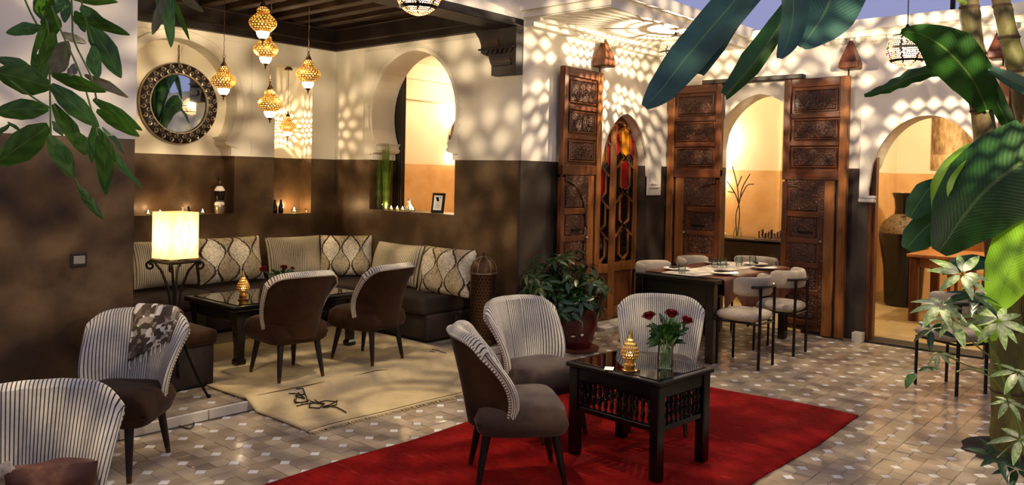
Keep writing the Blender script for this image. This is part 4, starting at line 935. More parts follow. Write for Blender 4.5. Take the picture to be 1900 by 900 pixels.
# ------------------------------------------------------------------ light switch
sw = thing('light_switch', 'dark light switch with a metal rocker on the brown wall', 'light switch', tuple(ony(145, 482, YF+0.004)))
MB().bbox((0, -0.005, 0), (0.090, 0.010, 0.082), 0.004).build('plate', 'grey_plastic', sw); MB().bbox((0.002, -0.012, 0), (0.062, 0.006, 0.046), 0.002).build('rocker', 'switch_metal', sw)
# ------------------------------------------------------------------ room sconces, and unseen ceiling lamps added to light the rooms
def sconce(label, p, n, power, s=1.0):
    t = thing('wall_sconce', label, 'wall lamp', p, 0, None); n = Vector(n)
    m = MB(); m.lathe([(0.012, -0.22), (0.05, -0.14), (0.066, 0.0), (0.05, 0.14), (0.012, 0.22)], (0, 0, 0), 12); m.v = [Vector((q.x*1.0, q.y, q.z))*s+n*0.09 for q in m.v]; m.build('shade', 'steel_dark', t, True)
    MB().bbox(tuple(n*0.03), (0.06, 0.06, 0.06), 0.01).build('bracket', 'iron', t)
    lamp('bulb', tuple(n*0.03+Vector((0, 0, 0.30*s))), power, (1, 0.80, 0.52), 0.03, t); lamp('bulb', tuple(n*0.03+Vector((0, 0, -0.27*s))), power*0.3, (1, 0.80, 0.52), 0.03, t)
p = ony(839, 255, 7.86); sconce('tall curved wall sconce seen through the keyhole window', (p.x, 7.9, p.z), (0, -1, 0), 9)
def pend(label, loc, power, r=0.13):  # added lamp, hidden above the openings, that lights a room
    t = thing('added_ceiling_lamp', label, 'added ceiling lamp', loc)
    MB().lathe([(0.02, 0.10), (r*0.6, 0.08), (r, 0.0), (r*0.6, -0.08), (0.02, -0.10)], n=20).build('shade', 'added_lamp_glass', t, True)
    MB().tube([(0, 0, 0.1), (0, 0, 3.0-loc[2])], 0.006, 6).build('rod', 'iron', t)
    lamp('bulb', (0, 0, -0.16), power, (1, 0.78, 0.50), 0.06, t); return t
pend('unseen ceiling lamp added to light the room with the tall vase', (10.3, 1.9, 2.78), 130); pend('unseen ceiling lamp added to light the room behind the keyhole window', (7.6, 7.1, 2.8), 38)
q = onx(1336, 262, 10.86); sconce('bright wall sconce behind the cedar leaf in the chess room', (10.9, q.y, q.z-0.3), (-1, 0, 0), 95)
# tall vase, table, chair and picture in the room behind the archway
vs = thing('floor_vase', 'tall dark vase with a mottled shoulder beside the room wall', 'vase', (11.25, 3.02, 0.016))
MB().lathe([(0, 0), (0.20, 0.0), (0.22, 0.02), (0.245, 0.5), (0.30, 0.85), (0.31, 0.95), (0.27, 1.04)], n=28).build('body', 'lacquer', vs, True)
mottled('vase_shoulder', ['#1a120c', '#6b5a44', '#2a2018'], 14, 0.25, 0.2, 0.005)
MB().lathe([(0.312, 0.94), (0.305, 1.0), (0.26, 1.08), (0.17, 1.16), (0.125, 1.19)], n=28, cap=False).build('shoulder', 'vase_shoulder', vs, True)
MB().lathe([(0.128, 1.17), (0.120, 1.26), (0.135, 1.38), (0.165, 1.46), (0.15, 1.46), (0.12, 1.38), (0.105, 1.26), (0.0, 1.25)], n=24).build('neck', 'lacquer', vs, True)
rt = thing('wooden_table', 'brown wooden table standing in the room beyond the archway', 'table', (10.55, 2.30, 0.016), 0)
MB().bbox((0, 0, 0.76), (1.1, 0.72, 0.035), 0.005).build('tabletop', 'wood_table', rt)
MB().bbox((-0.42, 0, 0.68), (0.04, 0.56, 0.12), 0.005).bbox((0, 0.28, 0.68), (0.86, 0.03, 0.12), 0.005).bbox((0, -0.28, 0.68), (0.86, 0.03, 0.12), 0.005).build('apron', 'wood_table', rt)
for sx in (-1, 1):
    for sy in (-1, 1): MB().bbox((sx*0.46, sy*0.29, 0.37), (0.09, 0.09, 0.74), 0.008).build('leg', 'wood_door', rt)
wc_ = thing('wooden_chair', 'plain brown wooden chair at the far table', 'chair', (11.45, 2.30, 0.016), radians(90))
MB().bbox((0, 0, 0.45), (0.42, 0.42, 0.03), 0.005).build('seat', 'wood_table', wc_); MB().bbox((0, -0.2, 0.80), (0.40, 0.025, 0.22), 0.005).build('backrest', 'wood_light', wc_)
for sx in (-1, 1): MB().bbox((sx*0.19, -0.2, 0.47), (0.035, 0.035, 0.92), 0.004).build('leg', 'wood_table', wc_); MB().bbox((sx*0.19, 0.18, 0.22), (0.035, 0.035, 0.43), 0.004).build('leg', 'wood_table', wc_)
def painting():
    t = NT('sepia_painting'); v = t.coord('UV'); s = t.sep(v)
    n = t.noise(t.coord('UV', (9, 2.4, 1)), 1.6, 6, 0.7); n2 = t.noise(v, 5, 4)
    cen = t.math('ABSOLUTE', t.math('SUBTRACT', s[0], 0.52)); f = t.math('ADD', t.math('MULTIPLY', t.math('ADD', n, n2), 0.42), t.math('MULTIPLY', t.math('SUBTRACT', 0.45, cen), 0.5))
    f = t.math('ADD', f, t.math('MULTIPLY', t.math('LESS_THAN', s[1], 0.25), 0.08))
    t.color(t.ramp(f, [(0.28, srgb('#3a2616')), (0.42, srgb('#7a5c3c')), (0.55, srgb('#b99a6c')), (0.72, srgb('#e6d6b0'))])); t.set(Roughness=0.7)
painting()
a, b = onx(1728, 293, 12.19), onx(1808, 222, 12.19)
pc = thing('painting', 'sepia painting of a narrow street on the cream room wall', 'painting', (12.2, (a.y+b.y)/2, (a.z+b.z)/2))
hw, hh = abs(a.y-b.y)/2, 0.42
MB().box((-0.03, -hw, -hh), (-0.004, hw, hh)).build('stretcher', 'paper', pc)
m = MB(); m.grid(lambda u, v: (-0.032, hw-2*hw*u, -hh+2*hh*v), 2, 2); m.build('canvas', 'sepia_painting', pc)
# chess room: console, chess pieces, vase with twigs
cz = 0.80; e0, e1 = onz(1322, 452, cz), onz(1431, 455, cz)
cn = thing('console_cabinet', 'dark carved console with arches holding the chess set', 'console', (10.55, 4.75, 0.016), 0)
MB().bbox((0, 0, 0.775), (0.52, 1.16, 0.03), 0.005).build('top', 'lacquer', cn); MB().bbox((0.0, 0, 0.44), (0.46, 1.08, 0.62), 0.006).build('body', 'wood_dark', cn)
for k in range(3):
    y = (k-1)*0.34; MB().plate([(y-0.14, 0.16), (y+0.14, 0.16)]+[(y+0.14*cos(radians(t)), 0.48+0.14*sin(radians(t))) for t in range(0, 181, 15)], [], -0.245, -0.228, YZ).build('arched_panel', 'wood_beam', cn)
for sx in (-1, 1):
    for sy in (-1, 1): MB().bbox((sx*0.2, sy*0.5, 0.065), (0.05, 0.05, 0.13), 0.005).build('leg', 'wood_dark', cn)
CT = 0.016+0.79
CP = [MB().lathe([(0.0, 0), (0.020, 0), (0.020, 0.008), (0.011, 0.018), (0.008, hh_*0.6), (0.014, hh_*0.68), (0.008, hh_*0.76), (0.013, hh_*0.9), (0.0, hh_)], n=10).mesh('chess_piece', mt, True) for hh_, mt in ((0.075, 'wood_dark'), (0.10, 'wood_door'), (0.125, 'wood_dark'))]
bd = MB().bbox((0, 0, 0.008), (0.36, 0.40, 0.016), 0.003).build('chess_board', 'wood_door', None); bd.location = (10.52, 4.46, CT); tag(bd, 'wooden chess board on the dark console', 'chess board')
for k in range(18):
    i, j = k % 2, k//2; o = bpy.data.objects.new('chess_piece', CP[(0, 1, 2)[(k*7) % 3]]); COL.objects.link(o)
    o.location = (10.42+i*0.10+0.03*(j % 2), 4.29+j*0.042, CT+0.0165); tag(o, 'turned wooden chess piece standing on the board on the console', 'chess piece', 'chess pieces on the console')
gv = thing('glass_vase', 'small clear glass vase with dry twigs on the console', 'vase', (10.45, 4.95, CT))
MB().lathe([(0.0, 0.004), (0.055, 0.004), (0.06, 0.05), (0.045, 0.12), (0.05, 0.15)], n=20, cap=False).build('glass', 'clear_glass', gv, True)
tw = MB(); r = random.Random(5)
for pts in ([(0, 0, 0.02), (0.0, -0.02, 0.25), (0.0, -0.01, 0.45), (0.0, 0.06, 0.62), (0.0, 0.18, 0.78)], [(0, 0.01, 0.02), (0, 0.03, 0.3), (0, -0.02, 0.5), (0, -0.05, 0.68), (0, -0.16, 0.88)], [(0, -0.01, 0.45), (0, 0.02, 0.7), (0, 0.10, 0.98)], [(0, -0.03, 0.55), (0, -0.12, 0.72), (0, -0.22, 0.74)], [(0, 0.02, 0.7), (0, -0.04, 0.85)], [(0, 0.06, 0.62), (0, 0.16, 0.63)]):
    tw.tube(smooth_path([Vector(q) for q in pts], 4), 0.008, 5)
tw.build('twigs', 'bark', gv, True)
tp = MB().bbox((0, 0, 0.03), (0.10, 0.09, 0.06), 0.01).build('tissue_box', 'ceramic', None, True); tp.location = (10.42, 5.16, CT); tag(tp, 'small white box beside the twig vase on the console', 'box')
# dark shutter inside the keyhole window
ys = onx(752, 250, XR+TW+0.05).y
MB().bbox((XR+TW+0.03, ys+0.22, 1.65), (0.05, 0.36, 2.3), 0.008).bbox((XR+TW+0.03, ys+0.02, 1.65), (0.06, 0.04, 2.3), 0.008).build('shutter', 'wood_dark', bpy.data.objects['wall_alcove'])
(pend('unseen ceiling lamp added to light the space behind the lattice doors', (7.6, 5.75, 2.75), 25, 0.10))  # added out of view to brighten behind the lattice doors
# ------------------------------------------------------------------ dining table and chairs
dz = 0.725; DT = thing('dining_table', 'long black dining table set for a meal near the cedar doors', 'table', (7.20, 3.62, 0.002))
MB().bbox((0, 0, dz-0.02), (1.64, 0.80, 0.04), 0.006).build('tabletop', 'lacquer', DT)
MB().bbox((-0.76, 0, 0.59), (0.03, 0.66, 0.22), 0.005).bbox((0.76, 0, 0.59), (0.03, 0.66, 0.22), 0.005).bbox((0, -0.35, 0.63), (1.48, 0.03, 0.13), 0.005).bbox((0, 0.35, 0.63), (1.48, 0.03, 0.13), 0.005).build('apron', 'lacquer', DT)
for sx in (-1, 1):
    for sy in (-1, 1): MB().bbox((sx*0.775, sy*0.355, 0.345), (0.075, 0.075, 0.69), 0.006).build('leg', 'lacquer', DT)
tc = MB()
def cloth(a, b):                                   # b 0..0.55 on the table, then hangs over the chair side
    x = -0.66+1.46*a; k = b*1.55
    if k < 0.84: return (x, 0.40-k*0.96, dz+0.003+0.0015*sin(30*a+7*b))
    d = (k-0.84)/0.71; L = 0.16+0.22*abs(((a*2.2+0.25) % 1.0)-0.5)*2
    return (x+0.02*sin(9*a)*d, -0.409-0.018*sin(14*a)*d-0.012*d, dz+0.002-L*d)
tc.grid(cloth, 44, 36, False); t = tc.build('tablecloth', 'tablecloth', None, 'all'); t.location = DT.location; md = t.modifiers.new('t', 'SOLIDIFY'); md.thickness = 0.002; md.offset = 1
tag(t, 'dark brown cloth on the dining table hanging in points', 'tablecloth')
rn = MB(); rn.grid(lambda a, b: (-0.71+1.44*a, 0.19-0.38*b+0.02*sin(11*a+2*b), dz+0.007+0.002*sin(17*a)*sin(9*b)), 40, 10, False); t = rn.build('table_runner', 'runner', None, 'all'); t.location = DT.location
md = t.modifiers.new('t', 'SOLIDIFY'); md.thickness = 0.002; md.offset = 1; tag(t, 'cream runner laid along the dining table', 'table runner')
def dining_chair(label, loc, face, group='grey upholstered dining chairs'):
    t = thing('dining_chair', label, 'chair', loc, radians(face-90), group)
    m = MB()
    def seat(a, b, s):
        x, y = 2*a-1, 2*b-1; e = max(0.0, (1-abs(x)**3.5)*(1-abs(y)**3.5))**0.4; return (x*0.215*(1-0.12*y*y), 0.01+y*0.215*(1-0.12*x*x), 0.435+s*0.05*e)
    m.grid(lambda a, b: seat(a, b, 1), 16, 16, False); m.grid(lambda a, b: seat(a, b, -1), 16, 16, False); m.build('seat', 'boucle', t, 'all')
    bk = MB(); n = 30
    def band(a, b):
        th = radians(188+164*a); ph = 2*pi*b; endr = max(0.15, min(1, sin(pi*a)*4)**0.5); rx = 0.027*endr; rz = 0.082*(0.62+0.38*endr); R = 0.235+rx*cos(ph)
        return (R*cos(th), 0.04+R*sin(th)*0.98, 0.70+rz*sin(ph)*abs(sin(ph))**-0.25 if abs(sin(ph)) > 1e-3 else 0.70)
    bk.grid(band, n, 14, False); bk.build('backrest', 'boucle', t, 'all')
    MB().tube([(0.272*cos(radians(k)), 0.04+0.27*sin(radians(k)), 0.70) for k in range(222, 319, 8)], 0.011, 8).build('back_bar', 'black_metal', t, True)
    for sx in (-1, 1):
        MB().tube([(sx*0.145, -0.19, 0.0), (sx*0.14, -0.195, 0.70)], 0.013, 8).build('rear_leg', 'black_metal', t, True); MB().tube([(sx*0.16, 0.185, 0.0), (sx*0.16, 0.18, 0.395)], 0.012, 8).build('front_leg', 'black_metal', t, True)
        MB().tube([(sx*0.145, -0.19, 0.385), (sx*0.16, 0.18, 0.385)], 0.010, 6).build('seat_rail', 'black_metal', t, True)
    MB().tube([(-0.145, -0.19, 0.385), (0.145, -0.19, 0.385)], 0.010, 6).tube([(-0.16, 0.18, 0.385), (0.16, 0.18, 0.385)], 0.010, 6).build('cross_rail', 'black_metal', t, True)
    return t
d0 = dining_chair('grey dining chair beside the hanging point of the brown cloth', (6.63, 3.045, 0.002), 90)
for lb, x, y, f in (('grey dining chair beside the cedar leaf with the door knob', 7.38, 3.045, 90), ('grey dining chair across the table, by the lattice door', 6.89, 4.08, -90), ('grey dining chair across the table, in front of the corner cedar leaf', 7.68, 4.08, -90),
                    ('grey dining chair at the head of the dining table', 8.16, 3.66, 180), ('grey dining chair standing behind the variegated plant', 7.02, 1.52, 60)):
    dup(d0, (x, y, 0.002), radians(f-90), lb, 'grey upholstered dining chairs')
PL = MB().lathe([(0.0, 0.004), (0.07, 0.004), (0.085, 0.008), (0.125, 0.018), (0.127, 0.021), (0.085, 0.012), (0.0, 0.008)], n=28).mesh('plate', 'ceramic', True)
nk = MB()
def nap(a, b): th = 2*pi*b; r = 0.022*(0.8+0.2*sin(6*a))*max(0.12, sin(pi*a))**0.35; return ((a-0.5)*0.19, r*cos(th), 0.024+r*0.6*sin(th)+0.004)
nk.grid(nap, 14, 10, False); NK = nk.mesh('napkin', 'napkin', 'all')
GL = MB().lathe([(0.0, 0.003), (0.028, 0.002), (0.032, 0.03), (0.036, 0.06), (0.034, 0.095), (0.033, 0.095), (0.034, 0.06), (0.030, 0.03), (0.0, 0.006)], n=20).mesh('tumbler', 'clear_glass', True)
PD = [('near table end opposite the lattice door', 1256, 501, 20), ('by the corner cedar leaf', 1330, 490, 10), ('beside the hanging cloth point', 1343, 509, 0), ('at the head of the table', 1401, 492, 80), ('close to the cedar leaf with the knob', 1417, 499, 5)]
for w, px, py, r in PD:
    p = onz(px, py, dz+0.012); o = bpy.data.objects.new('dinner_plate', PL); COL.objects.link(o); o.location = (p.x, p.y, dz+0.011); tag(o, 'white dinner plate with a dark napkin, '+w, 'plate', 'plates on the dining table')
    o = bpy.data.objects.new('napkin', NK); COL.objects.link(o); o.location = (p.x, p.y, dz+0.013); o.rotation_euler = (0, 0, radians(r-40)); tag(o, 'rolled dark brown napkin on the plate '+w, 'napkin', 'napkins on the dining table')
for w, px, py in (('nearest the lattice door', 1265, 508), ('in front of the corner cedar leaf', 1326, 496), ('second from the corner cedar leaf', 1342, 497), ('in the middle of the runner', 1371, 494), ('close to the head of the table', 1396, 493)):
    p = onz(px, py, dz+0.012); o = bpy.data.objects.new('tumbler', GL); COL.objects.link(o); o.location = (p.x, p.y, dz+0.012); tag(o, 'clear glass tumbler on the dining table '+w, 'glass', 'tumblers on the dining table')
# ------------------------------------------------------------------ plants
def blade(pts, hw, mat, name, parent, fold=0.25, roll=0.0, wavy=0.0, nseg=5, thick=0.0, tear=0.0):
    """leaf blade along 3-D midrib points with half widths in metres, opened towards the viewer and rolled about its rib"""
    c = smooth_path([Vector(p) for p in pts], nseg); n = len(c); m = MB(); W = []
    for i in range(n):
        t = i/(n-1)*(len(hw)-1); k = min(int(t), len(hw)-2); f = t-k; W.append(hw[k]*(1-f)+hw[k+1]*f)
    cols = [-1, -0.55, 0, 0.55, 1]; vs = []; uv = []
    for i in range(n):
        tg = (c[min(i+1, n-1)]-c[max(i-1, 0)]).normalized(); vd = (c[i]-EYE).normalized()
        sd = tg.cross(vd)
        if sd.length < 1e-3: sd = tg.cross(Vector((0, 0, 1)))
        sd.normalize(); sd = Matrix.Rotation(roll, 3, tg) @ sd; nr = sd.cross(tg).normalized()
        for u in cols:
            w = W[i]*(1+wavy*sin(i*1.7+u*2)); vs.append(c[i]+sd*(u*w)+nr*(abs(u)*w*fold+wavy*0.2*w*sin(i*2.3+3*u))); uv.append(((u+1)/2, i/(n-1)))
    fs = [(i*5+j, i*5+j+1, (i+1)*5+j+1, (i+1)*5+j) for i in range(n-1) for j in range(4)]
    m.add(vs, fs, uv); return m.build(name, mat, parent, 'all', False)
def px3(l, dep):
    out = []
    for i, q in enumerate(l): out.append(at(q[0], q[1], dep[0]+(dep[1]-dep[0])*i/max(1, len(l)-1)))
    return out
def leaf_px(l, hwpx, dep, mat, name, parent, **kw):
    d = (dep[0]+dep[1])/2; return blade(px3(l, dep), [max(w, 0.8)*d/F for w in hwpx], mat, name, parent, **kw)
# banana plant
bn = thing('banana_plant', 'banana plant with two ringed trunks and broad drooping leaves', 'banana plant', (0, 0, 0))
TRK = []
base = onz(1876, 836, 0.0)
def trunk(l, rp, d0, d1, name):
    pts = px3(l, (d0, d1)); r = [w*d1/F for w in rp]; c = smooth_path(pts, 6); R = []
    for i in range(len(c)):
        t = i/(len(c)-1)*(len(r)-1); k = min(int(t), len(r)-2); v = r[k]*(1-(t-k))+r[k+1]*(t-k); R.append(v*(1.10 if i % 4 == 0 else 1.0))
    TRK.extend(c); o = MB().tube(c, R, 14).build(name, 'banana_trunk', bn, True)
    for i in range(2, len(c)-2, 5): MB().tube([c[i]+Vector((0, 0, -0.012)), c[i], c[i]+Vector((0, 0, 0.01))], [R[i]*1.0, R[i]*1.14, R[i]*0.98], 12, False).build('leaf_scar', 'bark', o, True)
trunk([(1790, -60), (1797, 0), (1808, 100), (1825, 230), (1846, 400), (1862, 560), (1872, 700), (1876, 838)], [15, 16, 17, 19, 22, 26, 30, 34], 4.75, base.dot(FW), 'trunk')
trunk([(1845, -60), (1857, 0), (1872, 70), (1893, 150), (1912, 300), (1922, 560), (1925, 842)], [15, 15, 16, 17, 18, 22, 28], 4.9, onz(1925, 842, 0).dot(FW), 'trunk')
BL = [([(1405, -45), (1345, 22), (1272, 108), (1228, 165), (1196, 198)], [34, 37, 35, 26, 6], (4.3, 4.0), 'leaf_banana_blue', dict(roll=0.15)),
      ([(1420, -25), (1365, 30), (1330, 85), (1300, 138)], [8, 16, 16, 6], (4.4, 4.2), 'leaf_banana_blue', dict(roll=0.3)),
      ([(1490, -25), (1448, 45), (1400, 115), (1346, 178)], [10, 20, 25, 9], (4.4, 4.1), 'leaf_banana', dict(roll=-0.4, fold=0.5)),
      ([(1470, -30), (1472, 25), (1462, 75), (1446, 108)], [28, 28, 22, 5], (4.2, 4.1), 'leaf_banana_blue', dict(roll=0.5)),
      ([(1560, -50), (1532, 20), (1505, 62), (1488, 88)], [62, 54, 30, 6], (4.4, 4.2), 'leaf_banana_blue', dict(roll=0.1)),
      ([(1672, 58), (1715, 66), (1762, 98), (1806, 150), (1832, 205)], [4, 22, 46, 38, 14], (4.5, 4.7), 'leaf_banana', dict(roll=0.1, fold=0.1)),
      ([(1604, 178), (1650, 162), (1700, 140), (1752, 130)], [3, 10, 14, 9], (4.6, 4.7), 'leaf_banana', dict(roll=0.2, wavy=0.15)),
      ([(1836, 128), (1868, 144), (1905, 162), (1940, 175)], [5, 13, 15, 8], (4.6, 4.4), 'leaf_banana_blue', dict(roll=0.2)),
      ([(1822, 110), (1846, 180), (1868, 225), (1890, 262)], [6, 15, 13, 4], (4.7, 4.6), 'leaf_banana', dict(roll=0.3)),
      ([(1940, 270), (1880, 312), (1830, 352), (1785, 405), (1742, 468)], [70, 84, 80, 62, 14], (4.2, 4.4), 'leaf_banana', dict(roll=0.15, fold=0.18)),
      ([(1800, 268), (1768, 302), (1744, 345), (1736, 405)], [8, 26, 30, 8], (4.45, 4.5), 'leaf_banana_lit', dict(roll=0.9, fold=0.1)),
      ([(1742, 335), (1722, 352), (1704, 378), (1688, 404)], [8, 26, 26, 8], (4.6, 4.6), 'leaf_banana', dict(roll=0.4)),
      ([(1752, 395), (1722, 418), (1700, 440), (1682, 462)], [14, 30, 28, 10], (4.6, 4.6), 'leaf_banana', dict(roll=0.3)),
      ([(1930, 380), (1900, 440), (1874, 500), (1848, 566)], [40, 52, 46, 18], (4.2, 4.2), 'leaf_banana_lit', dict(roll=0.2)),
      ([(1862, 550), (1846, 580), (1832, 612), (1838, 634)], [6, 20, 24, 10], (4.4, 4.35), 'leaf_banana_lit', dict(roll=0.2)),
      ([(1850, 490), (1810, 484), (1775, 490), (1745, 505)], [8, 18, 18, 6], (4.75, 4.8), 'leaf_banana', dict(roll=0.6))]
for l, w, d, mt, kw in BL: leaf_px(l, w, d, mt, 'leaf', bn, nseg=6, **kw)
for l, w, d, mt, kw in BL[5:]:
    P3 = px3(l, d); e = P3[0] if mt == 'x' or (l[0][0] > l[-1][0]) else P3[-1]
    if l[0][1] < l[-1][1] and l[0][0] > 1800: e = P3[0]
    k = min(TRK, key=lambda q: (q-e-Vector((0, 0, -0.10))).length); mid = (e+k)/2+Vector((0, 0, 0.03))
    MB().tube(smooth_path([k, mid, e], 4), [0.013]*5+[0.009]*4, 7).build('petiole', 'stem_green', bn, True)
for l, d in (([(1797, -20), (1700, -80), (1560, -90), (1480, -40)], (4.75, 4.3)), ([(1797, 10), (1640, -90), (1450, -100), (1400, -45)], (4.75, 4.3))): MB().tube(smooth_path(px3(l, d), 6), [0.018]*19, 8).build('leaf_stalk', 'stem_green', bn, True)
sl = MB().lathe([(0.0, 0.012), (0.26, 0.010), (0.31, 0.0)], (base.x+0.0, base.y-0.02, -0.004), 28).build('planting_hole', 'soil', None, True); tag(sl, 'round patch of dark soil in the floor around the banana trunks', 'soil bed')
# schefflera leaflets
def leaflet(L, w, n=5):
    m = MB(); vs = []; uv = []
    for i in range(n+1):
        t = i/n; ww = w*sin(pi*min(1, t**0.75*0.98+0.01))**0.8; z = -0.18*L*t*t
        for u in (-1, 0, 1): vs.append((u*ww, t*L, z-abs(u)*ww*0.0+abs(u)*ww*0.25)); uv.append(((u+1)/2, t))
    m.add(vs, [(i*3+j, i*3+j+1, (i+1)*3+j+1, (i+1)*3+j) for i in range(n) for j in range(2)], uv); return m
def umbel(center, axis, n, L, me, parent, rnd, droop=0.5, name='leaf'):
    q = axis.to_track_quat('Z', 'Y'); a0 = rnd.uniform(0, 6)
    for k in range(n):
        R = q.to_matrix() @ Euler((rnd.uniform(-0.15, 0.15)-droop+0.3, 0, a0+2*pi*k/n+rnd.uniform(-.15, .15))).to_matrix()
        s = L*rnd.uniform(0.8, 1.1); o = bpy.data.objects.new(name, me); COL.objects.link(o); o.parent = parent
        o.matrix_world = Matrix.Translation(center) @ R.to_4x4() @ Matrix.Translation((0, s*0.10, 0)) @ Matrix.Diagonal((s, s, s, 1))
LEAF_D = leaflet(1.0, 0.16).mesh('leaf', 'leaf_schefflera', 'all', False); LEAF_V = leaflet(1.0, 0.16).mesh('leaf', 'leaf_variegated', 'all', False); LEAF_L = leaflet(1.0, 0.22).mesh('leaf', 'leaf_bamboo', 'all', False)
# potted shrub by the door
pt = thing('plant_pot', 'glossy dark red pot on a saucer holding a bushy green shrub', 'plant pot', (6.02, 4.40, 0.003))
MB().lathe([(0, 0), (0.19, 0.0), (0.205, 0.02), (0.205, 0.035), (0.18, 0.03), (0, 0.03)], n=32).build('saucer', 'terracotta', pt, True)
MB().lathe([(0, 0.032), (0.125, 0.032), (0.15, 0.10), (0.18, 0.26), (0.195, 0.36), (0.21, 0.375), (0.21, 0.405), (0.19, 0.405), (0.18, 0.36), (0, 0.355)], n=36).build('body', 'pot_red', pt, True)
for k, (dx, dz_) in enumerate(((-0.05, 0.155), (0.03, 0.17))): 
    v = Vector((-0.755, -0.656, 0)); s = Vector((0.656, -0.755, 0)); c = v*0.166+s*dx+Vector((0, 0, dz_)); m = MB(); m.sphere((0, 0, 0), 0.016, 8, 6, (1.3-0.4*k, 0.2, 0.45+0.3*k)); m.xf(Matrix.Translation(c) @ Matrix.Rotation(atan2(s.y, s.x), 4, 'Z')); m.build('painted_spot', 'wax', pt, True)
sh = thing('potted_shrub', 'bushy dark green shrub with whorled leaves in the red pot', 'shrub', (6.02, 4.40, 0.36)); OFF = Vector((-0.13, 0.08, 0.02))
r = random.Random(11); st = MB(); cnt = 0
for k in range(46):
    th = r.uniform(0, 2*pi); ph = math.acos(r.uniform(-0.35, 1)); rad = r.uniform(0.78, 1.0)
    v = Vector((sin(ph)*cos(th)*0.46, sin(ph)*sin(th)*0.40, cos(ph)*0.44+0.18))*rad+OFF
    if v.y > 0.38: v.y = 0.38
    st.tube([(0, 0, 0), v*0.5+Vector((0, 0, 0.05)), v], [0.006, 0.004, 0.003], 5)
    ax = (v-Vector((0, 0, 0.05))).normalized()+Vector((0, 0, 0.5)); umbel(Vector((6.02, 4.40, 0.36))+v, ax.normalized(), 6, 0.125, LEAF_D, sh, r)
for o in sh.children:
    mw = o.matrix_world.copy(); o.parent = None; o.parent = sh; o.matrix_parent_inverse = Matrix.Translation(sh.location).inverted()
st.build('stem', 'bark', sh)
fo2 = MB(); proto = leaflet(1.0, 0.2)
for k in range(620):
    th = r.uniform(0, 2*pi); ph = math.acos(r.uniform(-0.5, 1)); rad = r.uniform(0.3, 0.92)
    v = Vector((sin(ph)*cos(th)*0.42, sin(ph)*sin(th)*0.36, cos(ph)*0.40+0.16))*rad+OFF; E_ = Euler((r.uniform(-0.9, 0.6), r.uniform(-0.4, 0.4), r.uniform(0, 6.28))).to_matrix().to_4x4()
    Mx = Matrix.Translation(v) @ E_ @ Matrix.Diagonal((0.11, 0.11, 0.11, 1)); fo2.add([Mx @ p for p in proto.v], proto.f, proto.uv)
o = fo2.build('inner_foliage', 'leaf_schefflera', sh, 'all', False); o['kind'] = 'stuff'
# variegated plant at the edge of the court
vg = thing('variegated_plant', 'lanky plant with variegated whorled leaves in front of the banana trunks', 'plant', (0, 0, 0)); r = random.Random(4)
vb = onz(1918, 930, 0.0); D0 = vb.dot(FW)
def vstem(l, d, rr=0.006): MB().tube(smooth_path(px3(l, d), 5), rr, 6).build('stem', 'stem_green', vg, True)
vstem([(1918, 930), (1900, 830), (1880, 760), (1852, 670), (1815, 590), (1788, 535)], (D0, 3.95), 0.008)
for l in ([(1848, 668), (1810, 640), (1770, 595), (1745, 572)], [(1855, 690), (1800, 680), (1745, 655), (1705, 645)], [(1870, 735), (1838, 700), (1800, 685), (1775, 690)], [(1822, 605), (1840, 600), (1852, 596)], [(1895, 815), (1872, 830), (1850, 850)], [(1868, 725), (1880, 700), (1888, 690)], [(1800, 560), (1790, 530), (1785, 505)]):
    vstem(l, (4.0, 3.92), 0.004)
eye = EYE
for px, py, n, L, me, dr in ((1785, 508, 8, 0.14, LEAF_V, 0.3), (1745, 566, 8, 0.145, LEAF_V, 0.5), (1808, 548, 7, 0.15, LEAF_D, 0.4), (1768, 592, 8, 0.15, LEAF_V, 0.5), (1852, 596, 9, 0.14, LEAF_V, 0.35), (1728, 610, 5, 0.10, LEAF_D, 0.6),
                             (1742, 655, 6, 0.09, LEAF_V, 0.9), (1700, 690, 3, 0.11, LEAF_L, 0.4), (1888, 690, 7, 0.125, LEAF_V, 0.5), (1870, 745, 6, 0.09, LEAF_V, 0.5), (1850, 850, 6, 0.14, LEAF_D, 0.3), (1893, 815, 6, 0.125, LEAF_V, 0.5), (1886, 870, 6, 0.11, LEAF_D, 0.4)):
    c = at(px, py, 3.92); ax = ((eye-c).normalized()*0.55+Vector((r.uniform(-.3, .3), r.uniform(-.3, .3), 0.8))).normalized(); umbel(c, ax, n, L, me, vg, r, dr)
